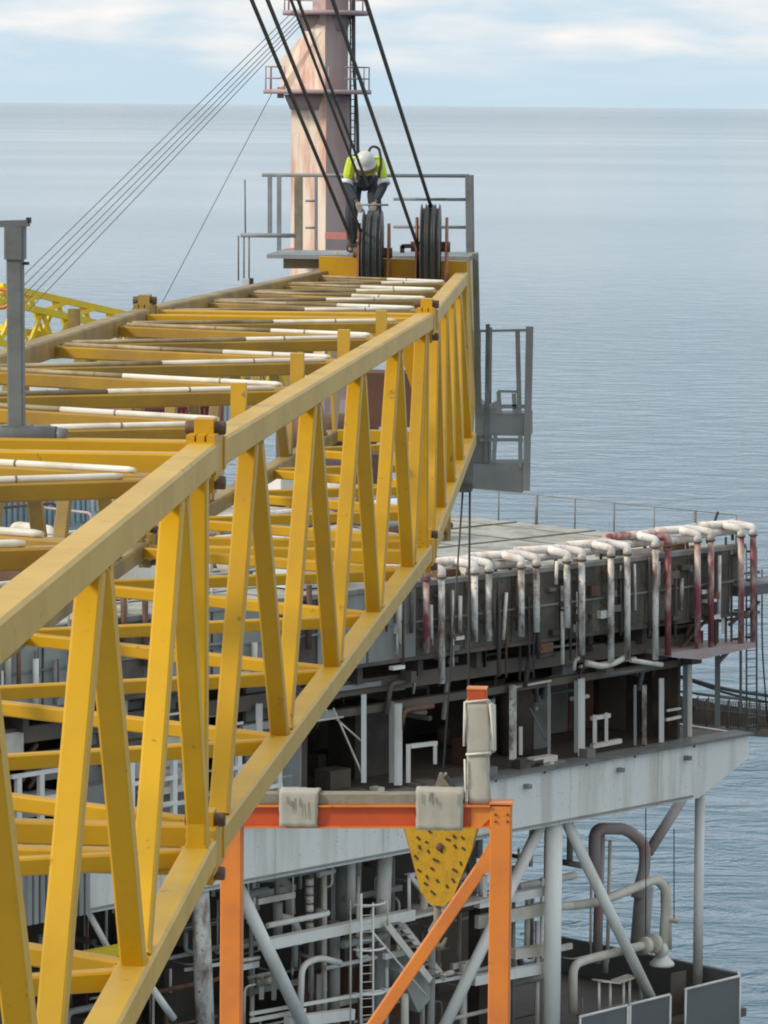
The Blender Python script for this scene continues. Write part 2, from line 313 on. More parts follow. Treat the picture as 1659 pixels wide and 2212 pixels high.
for si, (ta, tb, ba, bb, tla, tlb, bla, blb, tn, bn, m) in enumerate(SECT):
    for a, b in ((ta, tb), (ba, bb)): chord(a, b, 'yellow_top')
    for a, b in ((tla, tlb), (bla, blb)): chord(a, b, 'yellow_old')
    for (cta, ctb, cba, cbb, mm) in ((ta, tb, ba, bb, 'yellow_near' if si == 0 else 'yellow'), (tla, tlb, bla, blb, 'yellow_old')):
        seq = sorted([(y, 1) for y in tn]+[(y, 0) for y in bn])
        for (ya, ka), (yb, kb) in zip(seq, seq[1:]):
            pa = at(cta, ctb, ya+0.05) if ka else at(cba, cbb, ya+0.05); pb = at(cta, ctb, yb-0.05) if kb else at(cba, cbb, yb-0.05)
            bar(pa, pb, 0.105, 'lacing_bar', mm, 0.075, (1, 0, 0))
        for y in ([ctb.y-0.42] if si < 2 else []):
            bar(at(cta, ctb, y), at(cba, cbb, y), 0.105, 'upright', mm, 0.075, (1, 0, 0))
    # top and bottom faces: zigzag between the right and the left chord
    for (ra, rb, la, lb, rn, ln, top) in ((ta, tb, tla, tlb, tn, bn, 1), (ba, bb, bla, blb, bn, tn, 0)):
        seq = sorted([(y, 1) for y in rn]+[(y, 0) for y in ln])
        for (ya, ka), (yb, kb) in zip(seq, seq[1:]):
            pa = at(ra, rb, ya+0.06) if ka else at(la, lb, ya+0.06); pb = at(ra, rb, yb-0.06) if kb else at(la, lb, yb-0.06)
            if top: pa = pa-V(0, 0, 0.03); pb = pb-V(0, 0, 0.03)
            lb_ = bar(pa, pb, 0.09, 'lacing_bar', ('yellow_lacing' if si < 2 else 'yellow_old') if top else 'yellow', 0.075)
            if top and ya > 8:
                a, b = (pa, pb) if ka else (pb, pa)            # a at the right chord
                up = V(0, 0, 0.059); fs = 0.40+0.14*random.random(); dd = (b-a).normalized()
                MB().tube([lerp(a, b, 0.085)-V(0, 0, 0.0)+up, lerp(a, b, 0.10)+up, lerp(a, b, fs)+up], [0.012, 0.018, 0.018], 10).build('chafe_sleeve', 'sleeve', lb_)
                MB().tube([lerp(a, b, fs+0.002)+up, lerp(a, b, 0.94)+up], 0.0172, 10).build('chafe_sleeve', 'sleeve_greasy', lb_, 'grease stained sleeve half')
                for tt in (0.25+0.1*random.random(), 0.62):
                    c0 = lerp(a, b, tt)+up; MB().tube([c0-dd*0.006, c0+dd*0.006], 0.0192, 10).build('strap', 'timber', lb_)
for p in (tR1, bR1, tR2, bR2): connector(p)
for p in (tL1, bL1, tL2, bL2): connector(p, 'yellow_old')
for (a, b) in ((tL1, tR1), (bL1, bR1), (tL2, tR2), (bL2, bR2)):
    for dy in (-0.34, 0.40): MB().beam(a+V(0.08, dy, -0.02), b+V(-0.08, dy, -0.02), 0.13, 0.12, 0.01).build('cross_beam', 'yellow', boom)
for (a, b, sg) in ((tR2, bR2, -1), (tL2, bL2, 1)):
    e = V(0, -0.40, 0); MB().prism([a+e+V(sg*0.08, 0, -0.08), a+e+V(sg*0.50, 0, -0.08), a+e+V(sg*0.20, 0, -0.26), a+e+V(sg*0.08, 0, -0.62)], (0, 0.02, 0)).build('gusset_plate', 'yellow', boom)
for y in (22.6, 25.6, 28.6, 31.6):
    p = at(tR1, tR2, y)+V(-0.15, 0, 0); MB().box(p+V(0, 0, 0.06), 0.085, 0.085, 0.30).build('socket', 'yellow_top', boom)
    MB().box(p+V(0.035, 0, -0.02), 0.14, 0.06, 0.06).build('bracket', 'yellow_top', boom)
# hydraulic and lamp boxes riding on the cross members inside the boom
for (x, y, Y, sx, sy, sz, m) in ((840, 860, 36.5, 0.55, 0.5, 0.5, 'rust'), (800, 1010, 33.0, 0.35, 0.3, 0.25, 'pin')):
    p = PY(x, y, Y); MB().box(p, sx, sy, sz).build('junction_box', m, boom)
# --- boom head: transverse plate, two sheave nests, cheek plates
hp = MB(); c0 = lerp(tL3, tR3, 0.5)
hp.prism([V(tL3.x-0.05, 45.9, tL3.z+0.24), V(tR3.x+0.07, 45.9, tR3.z+0.20), V(tR3.x+0.07, 45.9, tR3.z-0.45), V(tL3.x-0.05, 45.9, tL3.z-0.45)], (0, 0.14, 0)).build('head_plate', 'yellow', boom)
for (a, b) in ((tR3, bR3), (tL3, bL3)):
    MB().prism([a+V(0, -0.05, 0.12), a+V(0, 1.25, 0.25), lerp(a, b, 0.6)+V(0, 1.3, 0), b+V(0, -0.05, -0.1)], (0.035, 0, 0)).build('cheek_plate', 'yellow_top', boom)
MB().beam(bL3, bR3, 0.14, 0.14, 0.01).build('cross_beam', 'yellow', boom)
def sheave_nest(px, py, hw):
    c = PY(px, py, 45.55); ax = Vector((1, 0.045, 0)).normalized(); r = 0.50
    prof = []; n = 3; wd = hw*2/n
    for i in range(n):
        x0 = -hw+i*wd; prof += [(x0+0.004, r-0.02), (x0+0.018, r), (x0+wd*0.36, r-0.055), (x0+wd*0.64, r-0.055), (x0+wd-0.018, r), (x0+wd-0.004, r-0.02)]
    o = MB().lathe(c, ax, [(-hw-0.002, 0.05)]+prof+[(hw+0.002, 0.05)], 36).build('sheave', 'sheave', boom)
    for s in (-1, 1):
        q = c+ax*(s*(hw+0.055))
        MB().prism([q+V(0, -0.16, -0.62), q+V(0, 0.34, -0.62), q+V(0, 0.12, 0.34), q+V(0, -0.05, 0.34)], ax*0.022).build('sheave_bracket', 'cheek', boom)
    MB().tube([c-ax*(hw+0.11), c+ax*(hw+0.11)], 0.06, 12).build('axle', 'pin', boom)
    MB().tube([c+V(0, 0, r+0.055)-ax*(hw+0.06), c+V(0, 0, r+0.055)+ax*(hw+0.06)], 0.014, 6).build('rope_keeper', 'grey_rail', boom)
    return c
shL = sheave_nest(805, 546, 0.118); shR = sheave_nest(930, 533, 0.118)
# --- head platform with handrails
zp = PY(1010, 553, 46.6).z
plat = MB().box(V(-4.42, 47.3, zp-0.03), 2.42, 1.5, 0.05).build('head_platform', 'grey_rail', boom)
yr = 48.0
def rail(pts, r=0.022, m='grey_rail', name='handrail', par=None): return MB().tube(pts, r, 6).build(name, m, par or plat)
xs0, xs1 = PY(566, 400, yr).x, PY(1014, 400, yr).x
for py in (378, 430, 490):
    if py == 378: rail([PY(566, py, yr), PY(1014, py+2, yr)], 0.026)
    else: rail([PY(850, py, yr), PY(1014, py+1, yr)], 0.022)
MB().beam(PY(1014, 378, yr), PY(1016, 560, yr), 0.10, 0.10, 0.008).build('corner_post', 'grey_post', plat)
for px, wdt in ((583, 0.05), (603, 0.05), (645, 0.10), (683, 0.035)):
    MB().beam(PY(px, 378, yr), PY(px, 556 if px > 600 else 506, yr), wdt, 0.05).build('post', 'timber' if px == 645 else 'grey_rail', plat)
rail([PY(520, 508, 46.9), PY(640, 509, 46.9)], 0.03); rail([PY(660, 434, yr), PY(683, 434, yr)], 0.016); rail([PY(660, 492, yr), PY(683, 492, yr)], 0.016)
for px in (515, 527, 538): rail([PY(px, 509, 46.9), PY(px, 606, 46.9)], 0.010, 'grey_post', 'post')
rail([PY(529, 388, 46.9), PY(530, 508, 46.9)], 0.010, 'grey_post', 'antenna')
MB().box(PY(534, 608, 46.6), 0.10, 0.1, 0.07).build('lamp', 'helmet', plat); MB().box(PY(543, 609, 46.5), 0.04, 0.1, 0.09).build('lamp_bracket', 'boot', plat)
MB().beam(PY(868, 532, 46.3), PY(900, 531, 46.3), 0.05, 0.05).build('latch_arm', 'boot', plat); MB().beam(PY(869, 530, 46.3), PY(869, 546, 46.3), 0.05, 0.05).build('latch_post', 'boot', plat)
MB().prism([PY(612, 552, 46.9), PY(700, 552, 46.9), PY(700, 580, 46.9), PY(612, 580, 46.9)], (0, 0.1, 0)).build('kick_plate', 'timber', plat)
MB().beam(PY(1027, 548, 46.8), PY(1035, 930, 46.8), 0.07, 0.07).build('hanger', 'grey_post', boom)
# --- grey access cage hanging on the far side of the head
cg = MB(); yc = 47.2
def q(x, y): return PY(x, y, yc)
cage = MB().prism([q(1026, 893), q(1146, 893), q(1146, 942), q(1026, 940)], (0, 0.5, 0)).build('cage', 'grey_cage', boom)
MB().prism([q(1022, 1000), q(1040, 1000), q(1128, 1000), q(1128, 1065), q(1022, 1055)], (0, 0.5, 0)).build('cage_box', 'grey_cage', boom)
for (x0, y0, x1, y1, wd) in ((1054, 700, 1050, 1000, 0.05), (1118, 712, 1122, 895, 0.055), (1144, 705, 1137, 1060, 0.085), (1036, 712, 1036, 895, 0.03), (1077, 845, 1080, 895, 0.035), (1110, 850, 1112, 895, 0.03), (1070, 940, 1066, 1000, 0.06), (1124, 940, 1124, 1010, 0.05)):
    MB().beam(q(x0, y0), q(x1, y1), wd, 0.05).build('cage_post', 'grey_cage' if x0 != 1054 else 'grey_post', cage)
for (x0, y0, x1, y1, wd) in ((1036, 715, 1146, 713, 0.03), (1076, 845, 1118, 846, 0.03), (1028, 878, 1140, 878, 0.05), (1036, 950, 1130, 950, 0.04)):
    MB().beam(q(x0, y0), q(x1, y1), 0.03, wd).build('cage_rail', 'grey_cage', cage)
MB().prism([q(1026, 860), q(1050, 880), q(1072, 868), q(1072, 894), q(1026, 894)], (0, 0.45, 0)).build('cage_plate', 'grey_cage', cage)
MB().prism([q(1020, 940), q(1058, 940), q(1056, 1002), q(1008, 1000)], (0, 0.45, 0)).build('cage_plate', 'grey_post', cage)
MB().prism([q(1008, 1000), q(1022, 1000), q(1022, 1056), q(994, 1052)], (0, 0.5, 0)).build('cage_plate', 'grey_post', cage)
MB().prism([q(1128, 1000), q(1140, 1000), q(1138, 1050), q(1128, 1065)], (0, 0.5, 0)).build('cage_plate', 'grey_cage', cage)
for (dy_) in (0.5,):
    for (x0, y0, x1, y1) in ((1054, 712, 1052, 893), (1144, 712, 1140, 893)):
        MB().beam(q(x0, y0)+V(0, dy_, 0), q(x1, y1)+V(0, dy_, 0), 0.04, 0.04).build('cage_post', 'grey_cage', cage)
# ------------------------------------------------------------------ rope guide standing on the boom
g0 = PY(37, 930, 20.6)
rg = thing('rope_guide', 'grey upright post on a horizontal roller lying across the boom top', 'rope guide', g0)
MB().beam(PY(36, 925, 20.6), PY(33, 560, 20.6), 0.084, 0.084, 0.008).build('post', 'grey_post', rg)
MB().beam(PY(33, 560, 20.6), PY(33, 490, 20.6), 0.105, 0.105, 0.01).build('post_sleeve', 'grey_post', rg)
MB().beam(PY(-20, 484, 20.6), PY(62, 482, 20.6), 0.08, 0.035).build('cap', 'grey_post', rg)
MB().box(PY(62, 476, 20.6), 0.02, 0.05, 0.03).build('bolt', 'boot', rg); MB().box(PY(57, 569, 20.6), 0.025, 0.04, 0.015).build('bolt', 'boot', rg)
MB().tube([PY(-150, 944, 20.55), PY(122, 943, 20.55)], 0.055, 16).build('roller', 'grey_post', rg)
MB().tube([PY(122, 943, 20.55), PY(145, 943, 20.55)], [0.05, 0.042], 12).build('roller_end', 'grey_post', rg)
MB().box(PY(37, 922, 20.6), 0.15, 0.13, 0.02).build('foot_plate', 'grey_post', rg)
# ------------------------------------------------------------------ boom hoist ropes
RS = 0.266
def hrope(px, py, label, r=0.021, Ys=45.6):
    p = PY(px, py, Ys); e = V(p.x, 1.5, p.z+RS*(Ys-1.5))
    tag(MB().tube([p, e], r, 8).build('hoist_rope', 'rope'), label, 'rope', 'boom hoist ropes')
hrope(760, 520, 'leftmost thick dark wire rope rising from the boom head')
hrope(785, 515, 'second thick dark wire rope from the left at the boom head')
hrope(794, 400, 'dark wire rope passing in front of the worker hard hat', 0.017)
hrope(776, 386, 'dark wire rope ending beside the worker yellow sleeve', 0.017)
hrope(905, 540, 'dark wire rope meeting the left flank of the right-hand sheave')
hrope(931, 446, 'rightmost dark wire rope running over the right-hand sheave top', 0.022)
# ------------------------------------------------------------------ hook block and its falls
yh = 47.4
hk = thing('hook_block', 'yellow tapering hook block with rows of holes hanging behind the orange frame', 'hook block', PY(945, 1965, yh))
poly = [(872, 1735), (1018, 1735), (1030, 1790), (1018, 1840), (978, 1940), (958, 1958), (930, 1955), (908, 1925), (890, 1850), (874, 1790)]
MB().prism([PY(x, y, yh) for x, y in poly], (0, 0.05, 0)).build('side_plate', 'yellow_block', hk)
MB().prism([PY(945+(x-945)*1.03, y, yh+0.06) for x, y in poly if y > 1780], (0, 0.36, 0)).build('cheek_weight', 'yellow_old', hk)
MB().prism([PY(x, y, yh+0.45) for x, y in poly], (0, 0.05, 0)).build('side_plate', 'yellow_block', hk)
ctr = PY(950, 1800, yh); 
for k in range(3): MB().lathe(ctr+V(0, 0.10+k*0.11, 0), (0, 1, 0), [(0, 0.05), (0, 0.34), (0.03, 0.30), (0.06, 0.30), (0.09, 0.34), (0.09, 0.05)], 24).build('sheave', 'sheave', hk)
rh = random.Random(4)
for i in range(8):
    for j in range(8):
        x = 878+j*20+(i % 2)*8+rh.uniform(-4, 4); y = 1788+i*24+j*11-40+rh.uniform(-5, 5)
        lim = 66 if y < 1850 else 66-(y-1850)*0.42
        if abs(x-950) > lim-6 or y > 1940 or y < 1786 or rh.random() < 0.12: continue
        p0 = PY(x-rh.uniform(1, 7), y-rh.uniform(1, 5), yh+0.006); p1 = PY(x+rh.uniform(1, 6), y+rh.uniform(1, 6), yh+0.006)
        MB().beam(p0, p1, 0.03, 0.022+0.014*rh.random(), 0.004, (0, 1, 0)).build('slot', 'slot_brown', hk)
MB().lathe(PY(950, 1830, yh-0.02), (0, 1, 0), [(0, 0.01), (0, 0.05), (0.05, 0.05), (0.05, 0.01)], 12).build('axle_nut', 'pin', hk)
hkp = [PY(x, y, yh+0.22) for x, y in ((945, 1950), (945, 1990), (934, 2010), (938, 2040), (956, 2044), (964, 2026))]
MB().tube(hkp, [0.05, 0.05, 0.055, 0.06, 0.04, 0.015], 10).build('hook', 'timber', hk)
MB().prism([PY(928, 1738, yh+0.15), PY(948, 1672, yh+0.15), PY(964, 1672, yh+0.15), PY(982, 1738, yh+0.15)], (0, 0.12, 0)).build('rope_socket', 'timber', hk)
MB().beam(PY(962, 1676, yh), PY(982, 1704, yh-0.03), 0.05, 0.05).build('shackle', 'boot', hk)
a = PY(1000, 1058, 47.25); b = PY(957, 1672, yh)
tag(MB().tube([a, b], 0.013, 6).build('hook_rope', 'rope'), 'thin dark rope slanting from boom head to hook block, left one of two', 'rope', 'hook ropes')
a = PY(1015, 1058, 47.25); b = PY(1010, 1705, yh+0.3)
tag(MB().tube([a, b], 0.015, 6).build('hook_rope', 'rope'), 'dark rope hanging nearly plumb under the grey cage, right one of two', 'rope', 'hook ropes')
MB().box(PY(1005, 1052, 47.3), 0.16, 0.3, 0.10).build('hook_rope_sheave_box', 'sheave', boom)
# ------------------------------------------------------------------ orange boom rest
yo = 43.0
rest = thing('boom_rest', 'orange steel boom rest frame with two legs, top beam and diagonal brace', 'boom rest', V(PY(795, 1800, yo).x, yo, 43.0))
pxm = yo/FPX
def o_(x, y, dy=0): return PY(x, y, yo+dy)
for x in (502, 1083):
    top = o_(x, 1738 if x > 800 else 1742); MB().beam(V(top.x, yo, 43.0), top, 0.235, 0.25, 0.012, (0, 1, 0)).build('leg', 'orange', rest)
MB().beam(o_(530, 1760), o_(1060, 1760), 0.20, 0.235, 0.0).build('top_beam', 'orange_deep', rest)
MB().beam(o_(530, 1737, -0.02), o_(1060, 1737, -0.02), 0.27, 0.022).build('top_flange', 'orange', rest)
MB().beam(o_(530, 1783, 0), o_(1060, 1783, 0), 0.25, 0.02).build('bottom_flange', 'orange', rest)
MB().beam(o_(548, 1722), o_(1003, 1724), 0.22, 0.11).build('timber_pad', 'timber', rest)
bp0, bp1 = o_(1062, 1842, -0.005), o_(700, 2370, -0.005)
MB().beam(bp0, bp1, 0.14, 0.20, 0.01, (0, 1, 0)).build('brace', 'orange', rest)
MB().beam(o_(1033, 1735), o_(1031, 1488), 0.21, 0.21, 0.012, (0, 1, 0)).build('guide_post', 'orange_deep', rest)
MB().box(o_(1083, 1732), 0.26, 0.27, 0.02).build('leg_cap', 'orange', rest); MB().box(o_(1031, 1486), 0.225, 0.225, 0.014).build('post_cap', 'orange', rest)
MB().prism([o_(1018, 1742, -0.11), o_(1062, 1742, -0.11), o_(1062, 1765, -0.11), o_(1040, 1786, -0.11), o_(1018, 1786, -0.11)], (0, 0.02, 0)).build('stiffener', 'orange', rest)
for (x, y) in ((1052, 1856), (1044, 1870), (1062, 1868), (1070, 1760), (1070, 1775), (1096, 1760), (1096, 1775)):
    MB().lathe(o_(x, y, -0.145 if x > 1066 else -0.11), (0, 1, 0), [(0, 0.002), (0, 0.014), (0.03, 0.014), (0.03, 0.002)], 6).build('bolt', 'pin', rest)
MB().prism([o_(1068, 1800, -0.118), o_(1068, 1880, -0.118), o_(1040, 1890, -0.118), o_(1026, 1872, -0.118)], (0, 0.014, 0)).build('brace_gusset', 'orange', rest)
def wrap_sheet(x0, x1, yt, yb, label, seed):
    rnd = random.Random(seed); mb = MB(); n = 12; m_ = 9
    grid = []
    prof = [(0.16, 0.02), (0.10, 0.01), (-0.02, 0.0), (-0.125, -0.01)]
    pl = o_(x0, yt); pr = o_(x1, yt); zb = o_(x0, yb).z; ztop = pl.z
    rows = [(0.15, ztop-0.06), (0.13, ztop), (0.0, ztop+0.008), (-0.16, ztop)]
    rows.append((-0.171, ztop-0.012))
    for k in range(1, m_): rows.append((-0.172-0.004*math.sin(k*0.8), ztop+(zb-ztop)*k/(m_-1)))
    vs = []
    for ri, (dy, z) in enumerate(rows):
        fr = ri/(len(rows)-1)
        for i in range(n+1):
            t = i/n; x = pl.x+(pr.x-pl.x)*(0.02*fr+t*(1-0.05*fr)) + 0.006*rnd.uniform(-1, 1)
            vs.append(V(x, yo+dy+0.005*math.sin(t*17+seed)*fr+0.002*rnd.uniform(-1, 1), z+0.004*rnd.uniform(-1, 1)))
    for p in vs: mb.v.append(p)
    for ri in range(len(rows)-1):
        for i in range(n): a = ri*(n+1)+i; mb.face((a, a+1, a+n+2, a+n+1), True)
    o = mb.build('chafe_cloth', 'canvas'); s = o.modifiers.new('thick', 'SOLIDIFY'); s.thickness = 0.012
    for k in range(7):
        t = rnd.uniform(0.1, 0.9); p = V(pl.x+(pr.x-pl.x)*t, yo-0.184, ztop-rnd.uniform(0.0, 0.12)); MB().beam(p, p-V(0, 0, rnd.uniform(0.06, 0.2)), 0.006, 0.006).build('tear', 'timber', o)
    tag(o, label, 'cloth', 'cloths on the boom rest'); return o
wrap_sheet(606, 692, 1704, 1779, 'smaller grey canvas cloth draped over the orange beam, left one', 3)
wrap_sheet(900, 1005, 1702, 1786, 'wider grey canvas cloth draped over the orange beam beside the padded post', 5)
gp = thing('padding_wrap', 'grey canvas padding wrapped round the upright orange guide post', 'padding', o_(1033, 1735))
def wrapbox(y0, y1, grow, name, par):
    mb = MB(); rings = []; n = 20; c0 = o_(1036, y0); c1 = o_(1032, y1); rnd = random.Random(int(y0))
    for k in range(9):
        t = k/8; c = lerp(c0, c1, t); ring = []
        for i in range(n):
            a = 2*math.pi*i/n; ca, sa = math.cos(a), math.sin(a); e = 0.28
            x = math.copysign(abs(ca)**e, ca); y = math.copysign(abs(sa)**e, sa); g = grow*(1+0.05*math.sin(3*a+k)+0.03*rnd.uniform(-1, 1))
            ring.append(c+V(x*g, y*g*0.95, 0))
        rings.append(ring)
    mb.loft(rings, True); return mb.build(name, 'canvas', par)
wrapbox(1628, 1514, 0.138, 'upper_wrap', gp); wrapbox(1732, 1624, 0.122, 'lower_wrap', gp)
for (x0, y0, x1, y1) in ((1004, 1516, 1002, 1612), (1004, 1517, 1056, 1512), (1058, 1520, 1069, 1622), (1004, 1640, 1006, 1730), (1006, 1630, 1060, 1626)):
    MB().tube([o_(x0, y0, -0.135), o_(x1, y1, -0.135)], 0.014, 6).build('hem', 'hem', gp)
MB().prism([o_(1058, 1518, -0.12), o_(1068, 1524, 0), o_(1069, 1622, 0), o_(1059, 1618, -0.12)], (0.012, 0.05, 0)).build('loose_flap', 'hem', gp)
# deck the boom rest stands on
struct(MB().box(V(-6, 22, 42.88), 30, 56, 0.24).build('crane_deck', 'deck'))
# ------------------------------------------------------------------ worker bent over the left sheave
def skin_mesh(name, pts, edges, m, parent, root=0, sub=1):
    me = bpy.data.meshes.new(name); o = bpy.data.objects.new(name, me); COL.objects.link(o); o.parent = parent; org = Vector(parent['_w'])
    me.from_pydata([Vector(p[:3])-org for p in pts], edges, [])
    o.modifiers.new('skin', 'SKIN'); 
    if not me.skin_vertices: me.attributes
    o.data.update()
    sv = me.skin_vertices[0].data if me.skin_vertices else None
    if sv is None:
        bpy.context.view_layer.update(); sv = me.skin_vertices[0].data
    for i, p in enumerate(pts): sv[i].radius = (p[3], p[3]); sv[i].use_root = (i == root)
    s = o.modifiers.new('sub', 'SUBSURF'); s.levels = sub; s.render_levels = sub
    me.materials.append(MATS[m]); o['_w'] = tuple(org); return o
def worker():
    Yf = 47.0; k = 1/FPX*Yf
    c = PY(790, 545, Yf); x0 = c.x; zf = zp
    per = thing('person', 'worker in hi-vis and navy overalls with white hard hat, bent over the sheave', 'person', V(x0, Yf, zf))
    def g(px, py, Y): return tuple(PY(px, py, Y))
    hipL, hipR = g(768, 400, 47.15), g(806, 400, 47.15); pel = g(787, 396, 47.15)
    kneL, kneR = g(758, 470, 46.98), g(812, 470, 46.98)
    ankL, ankR = (g(762, 470, 47.0)[0], 47.08, zf+0.10), (g(806, 470, 47.0)[0], 47.08, zf+0.10)
    toeL, toeR = (ankL[0]-0.02, 46.88, zf+0.045), (ankR[0]+0.02, 46.88, zf+0.045)
    waist = g(788, 378, 46.98); chest = g(789, 360, 46.74); shc = g(789, 352, 46.6)
    shL, shR = g(758, 350, 46.62), g(820, 350, 46.62); elL, elR = g(748, 398, 46.5), g(830, 398, 46.5); wrL, wrR = g(770, 436, 46.32), g(812, 436, 46.32)
    neck = g(789, 354, 46.48); head = g(789, 350, 46.36); crown = g(789, 345, 46.27)
    P_ = []; E_ = []
    def ad(p, r): P_.append((*p, r)); return len(P_)-1
    ip = ad(pel, .12); iw = ad(waist, .115); ic = ad(chest, .125); isc = ad(shc, .10); ine = ad(neck, .055); ihd = ad(head, .082); icr = ad(crown, .07)
    E_ += [(ip, iw), (iw, ic), (ic, isc), (isc, ine), (ine, ihd), (ihd, icr)]
    for sh, el, wr, hp_, kn, an, to in ((shL, elL, wrL, hipL, kneL, ankL, toeL), (shR, elR, wrR, hipR, kneR, ankR, toeR)):
        a = ad(sh, .062); b = ad(el, .045); d = ad(wr, .03); E_ += [(isc, a), (a, b), (b, d)]
        a = ad(hp_, .085); b = ad(kn, .06); d = ad(an, .042); e = ad(to, .035); E_ += [(ip, a), (a, b), (b, d), (d, e)]
    skin_mesh('body', P_, E_, 'skin', per)
    # overall: hi-vis upper part, navy below the bands
    T = [(*waist, .13), (*chest, .14), (*shc, .115)]; Ed = [(0, 1), (1, 2)]
    for sh, el in ((shL, elL), (shR, elR)):
        i = len(T); T.append((*sh, .078)); T.append((*lerp(Vector(sh), Vector(el), 0.85), .066)); Ed += [(2, i), (i, i+1)]
    skin_mesh('hi_vis_jacket', T, Ed, 'hivis', per)
    for sh, el, wr in ((shL, elL, wrL), (shR, elR, wrR)):
        a = lerp(Vector(sh), Vector(el), 0.88)
        MB().tube([lerp(Vector(sh), Vector(el), 0.84), lerp(Vector(sh), Vector(el), 1.02)], 0.074, 12).build('reflective_band', 'reflective', per)
        skin_mesh('sleeve', [(*lerp(Vector(sh), Vector(el), 0.8), .062), (*el, .062), (*wr, .045)], [(0, 1), (1, 2)], 'navy', per)
        w_ = Vector(wr); dirv = (w_-Vector(el)).normalized()
        hand = MB(); palm = w_+dirv*0.05
        sgn = 1 if wr[0] < x0 else -1
        P2 = [(*w_, .028), (*palm, .036)]; E2 = [(0, 1)]
        for fi in range(4):
            off = V((fi-1.5)*0.02, -0.005, 0); ln = (0.07, 0.078, 0.074, 0.058)[fi]
            b0 = palm+dirv*0.035+off; b1 = b0+dirv*ln*0.55+V(0, -0.004, -0.01); b2 = b1+V(0, 0.02, -ln*0.45)
            i = len(P2); P2 += [(*b0, .0105), (*b1, .0095), (*b2, .008)]; E2 += [(1, i), (i, i+1), (i+1, i+2)]
        t0 = palm+V(sgn*0.035, -0.01, 0); t1 = t0+V(sgn*0.015, -0.01, -0.04); i = len(P2); P2 += [(*t0, .012), (*t1, .010)]; E2 += [(1, i), (i, i+1)]
        skin_mesh('glove', P2, E2, 'glove', per)
    skin_mesh('trousers', [(*waist, .135), (*pel, .14), (*hipL, .105), (*kneL, .082), (*lerp(Vector(kneL), Vector(ankL), 0.92), .068), (*hipR, .105), (*kneR, .082), (*lerp(Vector(kneR), Vector(ankR), 0.92), .068)],
              [(0, 1), (1, 2), (2, 3), (3, 4), (1, 5), (5, 6), (6, 7)], 'navy', per)
    skin_mesh('chest_bib', [(waist[0], waist[1]-0.05, waist[2]-0.07, .12), (chest[0], chest[1]-0.06, chest[2]-0.09, .115)], [(0, 1)], 'navy', per)
    for an, to in ((ankL, toeL), (ankR, toeR)): skin_mesh('boot', [(an[0], an[1]+0.02, an[2]+0.05, .078), (an[0], an[1], zf+0.075, .075), (*to[:2], zf+0.06, .065)], [(0, 1), (1, 2)], 'boot', per)
    # hard hat: dome pointing towards the camera and up, with a brim
    hc = Vector(head)+V(0, -0.035, 0.02); ax = Vector((0, -0.62, 0.78)).normalized()
    prof = [(-0.055, 0.01), (-0.055, 0.132), (-0.045, 0.135), (-0.038, 0.118), (0.01, 0.116), (0.05, 0.104), (0.085, 0.078), (0.105, 0.042), (0.112, 0.005)]
    hat = MB().lathe(hc, ax, prof, 22).build('hard_hat', 'helmet', per)
    MB().tube([hc+ax*0.02+V(-0.02, 0, 0)+Vector((0, -0.116*ax.z, -0.116*0.62))*0.9, hc+ax*0.118, hc+ax*0.02+Vector((0, 0.116*ax.z, 0.116*0.62))*0.9], 0.012, 6, bend=0.06).build('hat_ridge', 'helmet', hat)
    # harness lanyard looping over the shoulder
    a = Vector(shR); MB().tube([a+V(-0.13, -0.10, 0.10), a+V(-0.09, -0.12, 0.19), a+V(0.0, -0.08, 0.17), a+V(0.03, -0.08, 0.0), a+V(0.0, -0.14, -0.18)], 0.016, 8, bend=0.08).build('safety_lanyard', 'rope', per)
worker()
# ------------------------------------------------------------------ neighbouring crane on the far side
DM = 195.0
nc = thing('pedestal_crane', 'far crane with peeling salmon mast and yellow boom stayed out to the left', 'crane', PZ(690, 896, ZR))
def m_(x, y, D=DM): return PY(x, y, D)
sxm = DM/FPX
ang = R(28)
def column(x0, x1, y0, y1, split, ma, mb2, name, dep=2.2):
    # box column seen on its corner: one prism, right face's shade put into its colour
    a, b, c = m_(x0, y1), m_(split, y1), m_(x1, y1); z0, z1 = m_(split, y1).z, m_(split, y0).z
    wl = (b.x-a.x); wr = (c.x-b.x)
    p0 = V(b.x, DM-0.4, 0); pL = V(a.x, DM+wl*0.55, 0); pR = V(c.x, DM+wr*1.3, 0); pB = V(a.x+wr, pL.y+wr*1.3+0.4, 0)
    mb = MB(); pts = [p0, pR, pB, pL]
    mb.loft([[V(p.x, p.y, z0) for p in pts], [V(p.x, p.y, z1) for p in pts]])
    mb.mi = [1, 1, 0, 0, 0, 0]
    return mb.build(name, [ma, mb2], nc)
column(620, 748, 196, 930, 702, 'salmon', 'mast_shade_grey', 'mast')
col_up = column(672, 746, -160, 196, 704, 'mast_shade_grey', 'mast_shade_grey', 'upper_mast')
MB().prism([m_(622, 200, DM+0.6), m_(606, 190, DM+0.6), m_(606, 130, DM+0.6), m_(650, 80, DM+0.3), m_(684, 52, DM), m_(702, 56, DM-0.45), m_(702, 200, DM-0.45)], (0.4, 1.6, 0)).build('mast_shoulder', 'salmon', nc)
